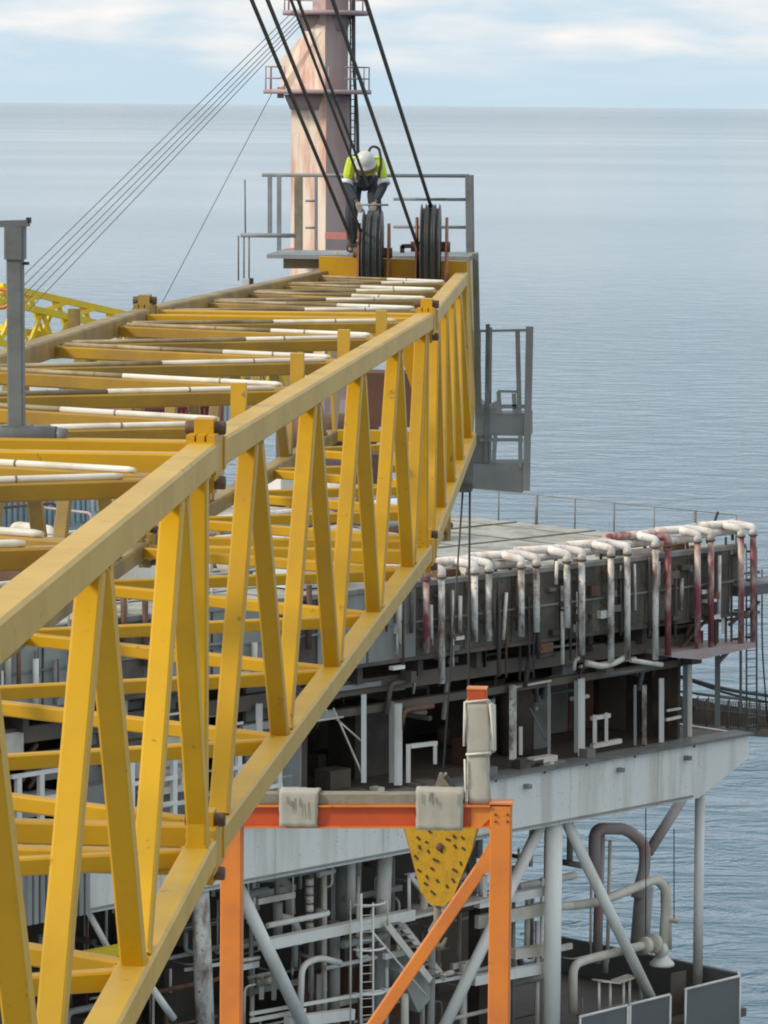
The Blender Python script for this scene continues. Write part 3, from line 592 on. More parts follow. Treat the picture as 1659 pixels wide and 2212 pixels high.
def round_platform(y, x0, x1, name='mast_platform'):
    c = m_((x0+x1)/2, y, DM+1.2); r = (m_(x1, y).x-m_(x0, y).x)/2
    o = MB().lathe(c, (0, 0, 1), [(-0.12, r*0.3), (-0.12, r), (0.10, r), (0.10, r*0.3)], 20).build(name, 'mast_dark', nc)
    MB().lathe(c+V(0, 0, -0.9), (0, 0, 1), [(0, r*0.50), (0.75, r*0.62), (0.76, r*0.2)], 8).build('platform_bracket', 'mast_dark', o)
    for k in range(14):
        a = 2*math.pi*k/14+0.1; p = c+V(math.cos(a)*r*0.95, math.sin(a)*r*0.95, 0.1)
        if abs(p.x-c.x) > r*0.30 or p.y > c.y: MB().tube([p, p+V(0, 0, 1.12)], 0.035, 5).build('rail_post', 'mast_dark', o)
    for h in (0.55, 1.12):
        pts = [c+V(math.cos(t)*r*0.95, math.sin(t)*r*0.95, 0.1+h) for t in [2*math.pi*i/24-0.9 for i in range(20)]]
        MB().tube(pts, 0.03, 5).build('handrail', 'mast_dark', o)
round_platform(198, 568, 803); round_platform(28, 610, 797)
MB().beam(m_(606, 188), m_(606, 212), 0.3, 0.3).build('bracket', 'mast_dark', nc)
# ladder and pipe down the right-hand side of the mast
for x in (757, 766): MB().tube([m_(x, -60, DM+1), m_(x+1, 640, DM+1)], 0.045, 6).build('ladder_rail', 'rope', nc)
for k in range(44): MB().tube([m_(757, -40+k*15, DM+1), m_(766, -40+k*15, DM+1)], 0.025, 5).build('rung', 'rope', nc)
MB().tube([m_(762, -60, DM+0.7), m_(764, 150, DM+0.7), m_(772, 250, DM+0.7), m_(773, 330, DM+0.7), m_(786, 345, DM+0.7), m_(800, 420, DM+0.7)], 0.085, 8, bend=1.0).build('cable', 'rope', nc)
MB().beam(m_(703, 509, DM-1), m_(748, 510, DM-1), 0.4, 0.32).build('service_beam', 'pink', nc)
MB().prism([m_(612, 548, DM-1), m_(640, 548, DM-1), m_(640, 536, DM-1), m_(612, 538, DM-1)], (0, 1, 0)).build('gusset', 'pink', nc)
MB().lathe(m_(685, 930, DM+1.5), (0, 0, 1), [(-2, 2.1), (0.0, 2.1), (0.8, 1.7), (1.6, 1.7), (1.6, 0.2)], 24).build('pedestal', 'mast_shade_grey', nc)
# its boom, foot at the pedestal, tip at the left edge
bt = [(-40, 645, 175.0), (680, 796, 195.0)]
tipU, footU = m_(-30, 645, 178), m_(650, 796, 194); tipL, footL = m_(-30, 735, 178), m_(650, 852, 194)
dd = V(0.25, 1, 0).normalized()*1.6+V(0, 0, 0.5)
for off in (V(0, 0, 0), dd):
    for a, b in ((tipU, footU), (tipL, footL)): MB().beam(a+off, b+off, 0.30, 0.30).build('boom_chord', 'yellow_far', nc)
nb = 12
for k in range(nb):
    for off in (V(0, 0, 0), dd):
        a = lerp(tipU, footU, k/nb)+off; b = lerp(tipL, footL, (k+0.5)/nb)+off; c = lerp(tipU, footU, (k+1)/nb)+off
        MB().beam(a, b, 0.17, 0.17).build('boom_lacing', 'yellow_far', nc); MB().beam(b, c, 0.17, 0.17).build('boom_lacing', 'yellow_far', nc)
    for A, B in ((tipU, footU), (tipL, footL)):
        MB().beam(lerp(A, B, k/nb), lerp(A, B, (k+0.5)/nb)+dd, 0.16, 0.16).build('boom_lacing', 'yellow_far', nc)
tc_ = m_(2, 645, 177); MB().tube([tc_+V(math.cos(t)*0.42, 0, math.sin(t)*0.42) for t in [2*math.pi*i/20 for i in range(21)]], 0.09, 8).build('tip_sheave', 'orange', nc)
MB().box(m_(160, 690, 180), 0.5, 0.5, 1.0).build('boom_joint', 'yellow_old', nc)
for (x0, y0, x1, y1) in ((640, 18, -10, 655), (642, 30, 8, 660), (644, 40, 25, 664), (646, 48, 40, 668), (648, 56, 60, 672)):
    MB().tube([m_(x0, y0, 194.6), m_(x1, y1, 178.6)], 0.022, 5).build('stay_rope', 'rope_far', nc)
MB().tube([m_(588, 200, 194.6), m_(350, 655, 190)], 0.02, 5).build('stay_rope', 'rope_far', nc)
# ------------------------------------------------------------------ the offshore platform
pf = thing('offshore_platform', 'white and dark steel offshore platform standing in the sea behind the boom', 'platform', W(-20, 15, 0))
UL = -48.0
def pbox(u0, u1, v0, v1, z0, z1, name, m, par=pf): return MB().box(W((u0+u1)/2, (v0+v1)/2, (z0+z1)/2), u1-u0, v1-v0, z1-z0, UH, VH).build(name, m, par)
def ptube(pts, r, name='pipe', m='white', v=0.0, bend=0.0, n=8, par=pf):
    q = [PV(p[0], p[1], p[2] if len(p) > 2 else v) for p in pts]
    return MB().tube(q, r, n, bend).build(name, m, par)
def pbeam(x0, y0, x1, y1, wd, hg, v=0.0, name='beam', m='white', v1=None, par=pf):
    return MB().beam(PV(x0, y0, v), PV(x1, y1, v if v1 is None else v1), wd, hg).build(name, m, par)
# decks
pbox(UL, 0, 0.02, 76, ZR-0.25, ZR, 'roof_deck', 'deck')
pbox(UL, -0.3, 0.05, 70, ZM-0.2, ZM-0.02, 'main_deck', 'dark')
pbox(UL, 0.2, -0.3, 40, ZL-0.3, ZL, 'lower_deck', 'dark')
# roof deck seams: plate strips running across
for i in range(15):
    pbox(-1.6-i*3.1, -1.52-i*3.1, 0.3, 74, ZR, ZR+0.03, 'deck_seam', 'grey_steel')
for i in range(9):
    pbox(UL, -0.2, 3.0+i*4.0, 3.10+i*4.0, ZR, ZR+0.05, 'deck_seam', 'grey_steel')
# white girder with chamfered outer end, stiffener seams and web plates
gz0, gz1 = ZG, ZM
def girder(v0, v1, name='girder'):
    gp_ = [W(UL, v0, gz0), W(-2.6, v0, gz0), W(0.25, v0, gz0+1.15), W(0.25, v0, gz1), W(UL, v0, gz1)]
    return MB().prism(gp_, VH*(v1-v0)).build(name, 'girder_white', pf)
gd = girder(-0.15, 0.25)
MB().prism([W(UL, -0.35, gz1-0.04), W(0.3, -0.35, gz1-0.04), W(0.3, 0.6, gz1-0.04), W(UL, 0.6, gz1-0.04)], (0, 0, 0.09)).build('girder_flange', 'grey_steel', gd)
for u in (-4.9, -9.6, -14.3, -19.0, -24, -29, -34, -39, -44): pbox(u-0.03, u+0.03, -0.19, -0.15, gz0, gz1-0.05, 'stiffener', 'girder_white', gd)
pbox(0.02, 0.25, 0.25, 40, gz0+1.15, gz1, 'end_girder', 'girder_white')
# fascia under the roof deck: separate plates with seams
k = 0; u = -0.9
while u > UL+1:
    wd = 2.35
    pbox(u-wd+0.05, u, 0.0, 0.10, ZF, ZR-0.02, 'fascia_panel', ('fascia' if k % 4 else 'dark') if u > -17 else ('grey_wall' if k % 3 else 'fascia'))
    pbox(u-0.02, u+0.04, -0.04, 0.0, ZF, ZR-0.05, 'panel_rib', 'fascia'); u -= wd; k += 1
pbox(UL, -0.4, -0.05, 0.12, ZF+1.15, ZF+1.22, 'panel_rail', 'grey_steel'); pbox(UL, -0.4, -0.06, 0.14, ZF-0.10, ZF+0.02, 'fascia_foot', 'dark')
pbox(UL, 0.0, -0.06, 0.3, ZR-0.06, ZR+0.10, 'roof_kerb', 'grey_steel')
pbox(-0.4, 0.0, 0.3, 70, ZF+0.6, ZR-0.03, 'end_fascia', 'fascia')
# underdeck beams and back walls (dark interior)
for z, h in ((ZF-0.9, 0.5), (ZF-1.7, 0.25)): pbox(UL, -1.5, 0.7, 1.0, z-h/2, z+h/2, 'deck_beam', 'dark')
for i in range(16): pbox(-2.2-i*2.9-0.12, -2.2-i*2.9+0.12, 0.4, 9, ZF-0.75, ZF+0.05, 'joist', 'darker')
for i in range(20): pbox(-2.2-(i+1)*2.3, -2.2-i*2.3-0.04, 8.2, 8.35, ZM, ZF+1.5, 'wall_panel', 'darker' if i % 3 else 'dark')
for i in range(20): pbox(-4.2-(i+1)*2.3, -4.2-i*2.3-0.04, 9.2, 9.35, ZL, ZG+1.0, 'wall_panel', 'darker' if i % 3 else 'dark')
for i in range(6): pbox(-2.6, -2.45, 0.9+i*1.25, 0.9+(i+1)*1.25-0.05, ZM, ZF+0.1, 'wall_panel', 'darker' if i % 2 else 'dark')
for i in range(30):                                # tangle of lines and trays under the roof edge
    u_ = random.uniform(-30, -1.5); v = random.uniform(0.1, 2.2); z_ = random.uniform(ZF-2.0, ZF-0.1); l = random.uniform(0.5, 3)
    pts = [W(u_, v, z_), W(u_-l, v, z_), W(u_-l, v+0.2, max(ZM+0.5, z_-random.uniform(0.3, 1.6)))]
    MB().tube(pts, random.choice([0.04, 0.06, 0.09]), 7, bend=0.2).build('pipe', random.choice(['dark', 'rust', 'grey_steel', 'dark', 'cream', 'mauve']), pf)
for i in range(18):
    u_ = random.uniform(-30, -1.5); v = random.uniform(0.2, 1.5); MB().box(W(u_, v, ZF-random.uniform(0.4, 1.6)), random.uniform(0.2, 0.9), 0.5, random.uniform(0.15, 0.5), UH, VH).build('cable_tray_box', random.choice(['dark', 'darker', 'rust', 'grey_steel']), pf)
# roof edge handrail along the right end
for i in range(14):
    v = 0.3+i*1.95; t = 0.07 if i % 4 == 1 else 0.03
    MB().tube([W(-0.15, v, ZR), W(-0.15, v, ZR+1.15)], t, 6).build('rail_post', 'grey_steel', pf)
for h in (1.13,): MB().tube([W(-0.15, 0.3, ZR+h), W(-0.15, 27, ZR+h)], 0.018, 5).build('handrail', 'grey_steel', pf)
MB().tube([PV(1538, 1142, 0.5), PV(1551, 1106, 0.5)], 0.05, 6).build('davit', 'boot', pf)
# riser pipes in pairs with elbows over the roof edge; (x, foot y, red?)
def roofy(x): return 1178+0.123*(1590-x)
ris = [(921, 1410, 'red_pipe'), (954, 1476, 'white_worn'), (1025, 1386, 'white_worn'), (1056, 1384, 'white_worn'), (1126, 1375, 'white_worn'), (1159, 1365, 'white_worn'),
       (1225, 1356, 'white_worn'), (1257, 1415, 'white_worn'), (1320, 1430, 'white_worn'), (1355, 1425, 'white_worn'), (1416, 1425, 'white_worn'), (1443, 1415, 'red_pipe'),
       (1507, 1410, 'red_pipe'), (1536, 1400, 'red_pipe'), (1601, 1400, 'red_pipe'), (1627, 1398, 'red_pipe')]
for i, (x, yb, m) in enumerate(ris):
    vo = -0.32; ty = roofy(x)-26-(8 if x > 1400 else 0)
    p0, p1 = PV(x, yb, vo), PV(x, ty, vo); up_ = p1+V(0, 0, 0.0); inn = p1+VH*0.55-UH*0.35+V(0, 0, 0.12)
    pts = [p0, up_, inn]; pts.append(inn+(-UH*1.0+VH*0.25 if i % 2 else UH*0.8+VH*0.25)*(1.5+random.random()*0.8))
    o = MB().tube([p0, p1-V(0, 0, 0.25)], 0.118, 10).build('riser_pipe', m, pf)
    e = MB().tube([p1-V(0, 0, 0.25), up_, inn, pts[-1]], 0.15, 10, bend=0.45).build('elbow', 'white_pipe' if m != 'red_pipe' or x > 1480 else 'red_pipe', o)
    MB().lathe(p1-V(0, 0, 0.30), (0, 0, 1), [(0, 0.09), (0, 0.165), (0.06, 0.165), (0.06, 0.09)], 12).build('flange', 'dark', o)
    zz = p1.z-0.9
    while zz > p0.z+0.3:
        MB().box(V(p0.x, p0.y, zz)+VH*0.17, 0.26, 0.25, 0.07, UH, VH).build('pipe_clamp', 'dark', o); zz -= 1.05
hor = [(848, 872, 20), (1000, 1055, 24), (1060, 1112, 24), (1146, 1214, 30), (1240, 1312, 30), (1325, 1410, 34), (1420, 1500, 30), (1510, 1600, 36)]
for i, (x0, x1, up) in enumerate(hor):
    y0 = roofy(x0)-up+2; y1 = roofy(x1)-up+2
    ptube([(x0, y0, 0.5), (x1, y1, 0.5)], 0.17, 'header_pipe', 'white_pipe', n=10)
    for t in (0.2, 0.8): ptube([(x0+(x1-x0)*t, y0+(y1-y0)*t, 0.5), (x0+(x1-x0)*t+0.5, y0+(y1-y0)*t+22, 0.5)], 0.06, 'pipe_support', 'dark')
for (x0, y0, x1, y1) in ((1094, 1280, 1087, 1382), (1203, 1212, 1201, 1262)): ptube([(x0, y0, -0.25), (x1, y1, -0.25)], 0.06, 'hanger_rod', 'white_pipe')
ptube([(1265, 1432, -0.2), (1300, 1440, -0.2), (1330, 1432, -0.2), (1352, 1418, -0.2)], 0.11, 'drain_pipe', 'cream', bend=0.5)
ptube([(1362, 1426, -0.2), (1400, 1432, -0.2), (1430, 1436, -0.2)], 0.09, 'drain_pipe', 'cream', bend=0.3)
ptube([(1240, 1448, 0.2), (1242, 1426, 0.2), (1250, 1422, 0.2)], 0.07, 'drain_pipe', 'cream', bend=0.2)
# right-hand pipe cage: platform, rails, posts, louvre panel
cagep = MB().prism([PV(1452, 1420, -0.5), PV(1512, 1425, -0.5), PV(1632, 1398, -0.5), PV(1632, 1388, -0.5), PV(1452, 1410, -0.5)], VH*1.6).build('pipe_cage_floor', 'mauve', pf)
pbox(-0.25, 3.4, -0.1, 1.4, ZF+0.02+0.55, ZF+0.95, 'cage_beam', 'bulwark')
for (x0, y0, x1, y1, m) in ((1470, 1400, 1534, 1330, 'dark'), (1575, 1350, 1640, 1300, 'dark'), (1455, 1355, 1632, 1330, 'dark'), (1550, 1240, 1550, 1400, 'dark'), (1580, 1220, 1580, 1390, 'dark'), (1600, 1240, 1640, 1235, 'grey_steel'), (1590, 1330, 1640, 1322, 'grey_steel'), (1568, 1160, 1568, 1400, 'dark')):
    pbeam(x0, y0, x1, y1, 0.09, 0.09, 0.3, 'cage_bar', m)
pbeam(1562, 1240, 1562, 1282, 0.09, 0.06, 0.1, 'lamp_strip', 'white'); pbeam(1562, 1322, 1562, 1368, 0.11, 0.06, 0.1, 'lamp_strip', 'white')
pbeam(1550, 1405, 1550, 1570, 0.20, 0.20, 0.5, 'post', 'bulwark'); pbeam(1552, 1430, 1572, 1408, 0.12, 0.12, 0.5, 'brace', 'bulwark')
pbeam(1600, 1405, 1600, 1540, 0.10, 0.10, 0.9, 'post', 'bulwark')
# caged ladder at the far right
for x in (1612, 1634): ptube([(x, 1180, 1.4), (x+1, 1580, 1.4)], 0.035, 'ladder_rail', 'grey_post')
for j in range(22): ptube([(1612, 1190+j*18, 1.4), (1634, 1188+j*18, 1.4)], 0.02, 'rung', 'grey_post', n=5)
for x in (1646,): ptube([(x, 1230, 1.4), (x, 1400, 1.4), (x+12, 1560, 1.4)], 0.03, 'cable', 'rope', bend=1)
# white posts of the open storey
for (x, y0, y1, wd, m) in ((860, 1520, 1695, 0.26, 'white'), (846, 1515, 1690, 0.16, 'grey_wall'), (786, 1500, 1690, 0.16, 'white'), (882, 1608, 1690, 0.14, 'white'), (1108, 1480, 1640, 0.24, 'white_worn'), (1186, 1475, 1635, 0.10, 'grey_wall'), (1256, 1465, 1632, 0.24, 'white'), (1244, 1470, 1625, 0.12, 'grey_wall'),
                        (1372, 1480, 1610, 0.10, 'grey_wall'), (1392, 1480, 1608, 0.16, 'white_worn'), (1429, 1465, 1603, 0.18, 'white'), (1490, 1435, 1590, 0.17, 'white'), (1480, 1435, 1592, 0.17, 'bulwark'), (1125, 1570, 1630, 0.12, 'white'), (940, 1610, 1650, 0.12, 'white'), (1285, 1545, 1605, 0.14, 'white'), (1310, 1540, 1602, 0.12, 'white'), (1066, 1510, 1625, 0.10, 'grey_wall'),
                        (640, 1500, 1700, 0.2, 'grey_wall'), (560, 1520, 1720, 0.2, 'white'), (500, 1540, 1730, 0.16, 'white'), (420, 1540, 1760, 0.2, 'grey_wall'), (330, 1560, 1780, 0.2, 'white'), (250, 1580, 1800, 0.2, 'white')):
    pbeam(x, y0, x, y1, wd, wd, 0.5, 'post', m)
for (x0, y0, x1, y1, wd, m) in ((885, 1612, 942, 1605, 0.14, 'white'), (1278, 1552, 1316, 1545, 0.14, 'white'), (1278, 1612, 1340, 1600, 0.16, 'white'), (1440, 1535, 1470, 1530, 0.08, 'cream'), (1438, 1555, 1470, 1548, 0.10, 'cream'), (1110, 1485, 1190, 1470, 0.07, 'cream'),
                                (520, 1575, 720, 1540, 0.22, 'grey_wall'), (640, 1500, 820, 1475, 0.16, 'grey_wall'), (700, 1530, 780, 1600, 0.05, 'cream'), (720, 1530, 790, 1690, 0.05, 'cream'), (1145, 1530, 1180, 1600, 0.04, 'grey_steel')):
    pbeam(x0, y0, x1, y1, wd, wd, 0.6, 'rail', m)
# machinery in the open storey: vessels, boxes, valves
for i in range(34):
    x = random.uniform(240, 1440); v = random.uniform(2.0, 7.5); p = PV(x, 1600, v); u_, v_, z_ = UV(p); h = random.uniform(0.6, 2.6); s = random.uniform(0.5, 1.3)
    m = random.choice(['darker', 'dark', 'dark', 'grey_steel', 'darker', 'rust'])
    if i % 3 == 0: MB().lathe(W(u_, v, ZM), (0, 0, 1), [(0, s*0.3), (0, s*0.5), (h*0.8, s*0.5), (h, s*0.3), (h, 0.02)], 14).build('vessel', m, pf)
    else: MB().box(W(u_, v, ZM+h/2), s*1.3, s, h, UH, VH).build('machine_box', m, pf)
for i in range(46):
    x = random.uniform(200, 1500); yv = random.uniform(1400, 1600); v = random.uniform(0.5, 6); p = PV(x, yv, v); l = random.uniform(0.6, 3.5)
    m = random.choice(['dark', 'dark', 'grey_steel', 'cream', 'rust', 'grey_steel']); r = random.uniform(0.03, 0.11)
    d = random.choice([UH, UH, V(0, 0, 1), VH]); e = p+d*l
    if e.z > ZF: e.z = ZF
    pts = [p, e]
    if random.random() < 0.6: pts.append(e+random.choice([V(0, 0, -0.8), VH*0.8, UH*0.7]))
    MB().tube(pts, r, 7, bend=0.2).build('pipe', m, pf)
# pipework and gear on the roof deck behind the boom
for i in range(80):
    u_ = random.uniform(-46, -14); v = random.uniform(0.6, 26); l = random.uniform(1.0, 5.0); h = random.uniform(0.25, 1.5); a = W(u_, v, ZR+h)
    d_ = random.choice([UH, UH, VH]); pts = [W(u_, v, ZR), a, a+d_*l]
    if random.random() < 0.5: pts.append(a+d_*l-V(0, 0, h))
    MB().tube(pts, random.choice([0.05, 0.08, 0.12, 0.2]), 7, bend=0.25).build('deck_pipe', random.choice(['white', 'cream', 'rust', 'white_pipe', 'grey_wall', 'rust', 'mauve']), pf)
# open white frames and cable racks on the near face, left part
for i in range(70):
    u_ = random.uniform(-46, -24.5); v = random.uniform(-0.5, 1.0); z_ = random.uniform(ZM+0.1, ZR-0.6); l = random.uniform(0.5, 2.4); d_ = random.choice([UH, UH, V(0, 0, 1), (UH+V(0, 0, 1)).normalized()])
    wd = random.choice([0.06, 0.08, 0.12]); e = W(u_, v, z_)+d_*l; e.z = min(e.z, ZR-0.1)
    MB().beam(W(u_, v, z_), e, wd, wd).build('frame_bar', random.choice(['white', 'white', 'cream', 'grey_wall', 'rust']), pf)
for i in range(14):
    u_ = random.uniform(-46, -25); w_ = random.uniform(0.8, 2.2); h = random.uniform(0.6, 1.6); MB().box(W(u_, 0.8, random.uniform(ZM+1, ZF)), w_, 0.5, h, UH, VH).build('cabinet', random.choice(['grey_wall', 'grey_wall', 'grey_steel', 'cream', 'rust']), pf)
for i in range(40):
    u_ = random.uniform(-46, -17.5); z0 = random.uniform(ZF, ZF+1.5); MB().tube([W(u_, -0.2, z0), W(u_, -0.2, z0+random.uniform(0.6, 2.6))], random.choice([0.04, 0.07, 0.1]), 7).build('frame_bar', random.choice(['white', 'cream', 'grey_steel', 'rust']), pf)
# thin drop lines, brackets and cable ladders on the fascia
for i in range(46):
    x = random.uniform(850, 1575); y0 = roofy(x)+random.uniform(0, 60); y1 = y0+random.uniform(60, 190)
    ptube([(x, y0, -0.14), (x+random.uniform(-2, 2), y1, -0.14)], random.choice([0.03, 0.045, 0.07]), 'drop_pipe', random.choice(['white_worn', 'dark', 'darker', 'white_worn', 'rust', 'darker']), n=7)
for i in range(34):
    x = random.uniform(850, 1560); p = PV(x, roofy(x)+random.uniform(10, 175), -0.1); MB().box(p, random.uniform(0.15, 0.7), 0.2, random.uniform(0.1, 0.35), UH, VH).build('fascia_fitting', random.choice(['darker', 'dark', 'white', 'rust', 'grey_steel']), pf)
for i in range(40):
    u_ = random.uniform(-16, -0.6); v = random.uniform(0.5, 3.0); s_ = random.uniform(0.12, 0.4); MB().box(W(u_, v, ZR+s_*0.35), s_*random.uniform(1, 4), s_, s_*0.7, UH, VH).build('deck_fitting', random.choice(['white_pipe', 'grey_steel', 'rust', 'cream', 'dark']), pf)
# lamps, brackets and a cable tray on the girder web
for u_ in (-3.4, -7.1, -12.0, -16.4, -21.5): pbox(u_-0.09, u_+0.09, -0.40, -0.16, gz1-0.55, gz1-0.40, 'lamp', 'grey_steel', gd)
pbox(UL, -3.0, -0.24, -0.16, gz0+0.10, gz0+0.16, 'cable_tray', 'grey_wall', gd)
for u_ in (-2.9, -6.2, -8.8, -11.0, -13.5, -17.0): pbox(u_-0.05, u_+0.05, -0.175, -0.155, gz1-0.16, gz1-0.08, 'drain_hole', 'dark', gd)
# small gear standing on the girder edge
for i in range(16):
    x = random.uniform(560, 1560); p = PV(x, 1660, 0.25); u_, _, _ = UV(p); h = random.uniform(0.08, 0.35)
    if u_ < -0.8: MB().box(W(u_, 0.3, ZM+h/2+0.05), random.uniform(0.3, 1.2), 0.4, h, UH, VH).build('deck_fitting', random.choice(['grey_steel', 'cream', 'dark']), pf)
# --- below the girder: columns, braces, pipework
def cyl(x0, y0, x1, y1, r, v=0.4, m='white', name='brace', n=14): return ptube([(x0, y0, v), (x1, y1, v)], r, name, m, n=n)
cyl(1197, 1765, 1190, 2290, 0.31, 0.3, 'white', 'column'); cyl(1168, 1782, 940, 2260, 0.21, 0.5); cyl(1222, 1772, 1415, 2175, 0.20, 0.5)
cyl(1512, 1712, 1507, 2125, 0.185, 1.2, 'white', 'column'); cyl(1476, 1722, 1400, 1842, 0.2, 4.2, 'mauve')
cyl(500, 1885, 668, 2240, 0.22, 0.5); cyl(430, 1880, 445, 2260, 0.30, 0.3, 'white_worn', 'column'); cyl(832, 1835, 826, 2010, 0.26, 1.5, 'white', 'column'); cyl(826, 2010, 822, 2260, 0.28, 1.6, 'grey_wall', 'column')
cyl(180, 1950, 250, 2080, 0.10, 0.4); cyl(325, 2130, 375, 2200, 0.12, 0.4); cyl(100, 2020, 112, 2260, 0.25, 0.6, 'grey_wall', 'column')
ptube([(1284, 1900, 3.5), (1284, 1790, 3.5), (1352, 1790, 3.5), (1392, 1822, 3.5), (1394, 1870, 3.5), (1375, 1940, 3.5)], 0.22, 'vent_pipe', 'mauve', bend=0.45, n=12)
cyl(1392, 1915, 1380, 2060, 0.36, 3.5, 'grey_wall', 'vessel'); cyl(1297, 1800, 1290, 2080, 0.18, 4.0, 'mauve', 'pipe'); cyl(1318, 1815, 1312, 2080, 0.07, 4.0, 'cream', 'pipe')
ptube([(1195, 1958, 1.2), (1250, 1955, 1.2), (1295, 1948, 1.2), (1420, 1898, 1.2), (1440, 1925, 1.2), (1430, 2080, 1.2)], 0.17, 'process_pipe', 'cream', bend=0.6, n=12)
cyl(1432, 1980, 1462, 1988, 0.12, 1.2, 'cream', 'stub'); cyl(1438, 1910, 1440, 2050, 0.2, 1.4, 'cream', 'pipe')
ptube([(1238, 2190, 0.9), (1238, 2085, 0.9), (1270, 2072, 0.9), (1400, 2040, 0.9)], 0.16, 'process_pipe', 'cream', bend=0.7, n=12)
for (x, y, r) in ((1395, 2042, 0.30), (1412, 2038, 0.36), (1428, 2052, 0.26)):
    p = PV(x, y, 0.9); MB().lathe(p-UH*0.12, UH, [(0, 0.05), (0, r), (0.24, r), (0.24, 0.05)], 16).build('valve_body', 'cream', pf)
MB().lathe(PV(1430, 2085, 1.0), (0, 0, 1), [(0, 0.45), (0.1, 0.45), (0.35, 0.2), (0.5, 0.2), (0.5, 0.02)], 16).build('valve_hood', 'white', pf)
for (x0, y0, x1, y1, w_, h_, v, m) in ((1030, 1952, 1188, 1922, 0.3, 0.30, 0.8, 'white'), (1030, 1992, 1188, 1960, 0.2, 0.45, 1.0, 'cream'), (1020, 2118, 1188, 2088, 0.3, 0.34, 0.8, 'white'), (1105, 2060, 1188, 2050, 0.4, 0.35, 1.2, 'cream'),
        (565, 2042, 890, 1975, 0.32, 0.36, 0.7, 'white'), (860, 1985, 1065, 1935, 0.6, 0.10, 0.9, 'cream'), (540, 2190, 1000, 2110, 0.06, 0.12, 1.0, 'white'), (540, 2205, 660, 2182, 0.06, 0.14, 1.0, 'white'), (620, 2208, 760, 2190, 0.3, 0.36, 0.8, 'white'), (400, 2095, 560, 2068, 0.1, 0.1, 0.8, 'cream'), (0, 2120, 240, 2075, 0.15, 0.2, 1.5, 'grey_wall')):
    pbeam(x0, y0, x1, y1, w_, h_, v, 'beam', m)
cyl(1110, 1870, 1108, 2240, 0.07, 1.4, 'grey_wall', 'pipe'); cyl(1140, 1935, 1138, 2055, 0.10, 1.5, 'cream', 'pipe')
ptube([(540, 1895, 3), (600, 1895, 3), (625, 1915, 3), (628, 1975, 3)], 0.17, 'vent_pipe', 'cream', bend=0.6, n=12); ptube([(600, 1980, 2), (632, 1985, 2), (645, 2010, 2), (645, 2040, 2)], 0.13, 'vent_pipe', 'white', bend=0.5, n=12)
ptube([(735, 2080, 0.9), (690, 2068, 0.9), (652, 2085, 0.9), (648, 2200, 0.9)], 0.11, 'process_pipe', 'white', bend=0.5, n=10)
for j in range(6): MB().lathe(PV(669, 1905+j*19, 1.6), (0, 0, 1), [(-0.11, 0.02), (-0.11, 0.13), (0.11, 0.13), (0.11, 0.02)], 10).build('insulator', 'white_pipe', pf)
cyl(735, 1835, 735, 2010, 0.22, 2.5, 'grey_steel', 'pipe'); cyl(712, 1870, 695, 1850, 0.2, 2.0, 'white', 'duct'); cyl(695, 1850, 690, 1895, 0.15, 2.0, 'white', 'duct')
# caged ladder
lad = ptube([(780, 1930, -0.2), (780, 2260, -0.2)], 0.045, 'ladder_rail', 'white')
ptube([(806, 1950, -0.2), (806, 2260, -0.2)], 0.035, 'ladder_rail', 'white'); ptube([(757, 1945, 0.3), (757, 2260, 0.3)], 0.025, 'cage_bar', 'cream'); ptube([(836, 1940, 0.3), (838, 2000, 0.3)], 0.025, 'cage_bar', 'cream')
for j in range(16): ptube([(780, 1960+j*18, -0.2), (806, 1958+j*18, -0.2)], 0.018, 'rung', 'cream', n=5)
for y in (1948, 2045, 2140):
    c = PV(792, y, 0.1); MB().tube([c+(UH*math.cos(t)-VH*math.sin(t))*0.62 for t in [math.pi*i/10 for i in range(11)]], 0.04, 6).build('cage_hoop', 'white', pf)
# stair flight
for dx_ in (0, 30):
    pbeam(832+dx_, 1992-dx_*0.1, 930+dx_, 2118-dx_*0.1, 0.06, 0.24, 0.4+dx_*0.02, 'stair_stringer', 'cream'); 
ptube([(802, 2010, -0.2), (920, 2150, -0.2)], 0.035, 'stair_rail', 'white')
for j in range(10): pbeam(836+j*10, 1996+j*12.7, 862+j*10, 1992+j*12.7, 0.22, 0.03, 0.5, 'stair_tread', 'grey_steel')
pbeam(862, 2075, 905, 2165, 0.7, 0.9, 1.2, 'duct', 'grey_wall')
ptube([(883, 1895, 0.6), (884, 1970, 0.6)], 0.06, 'gate_post', 'white'); pbeam(883, 1890, 925, 1885, 0.12, 0.12, 0.6, 'gate_rail', 'white'); pbeam(885, 1892, 945, 1962, 0.14, 0.14, 0.6, 'gate_brace', 'white')
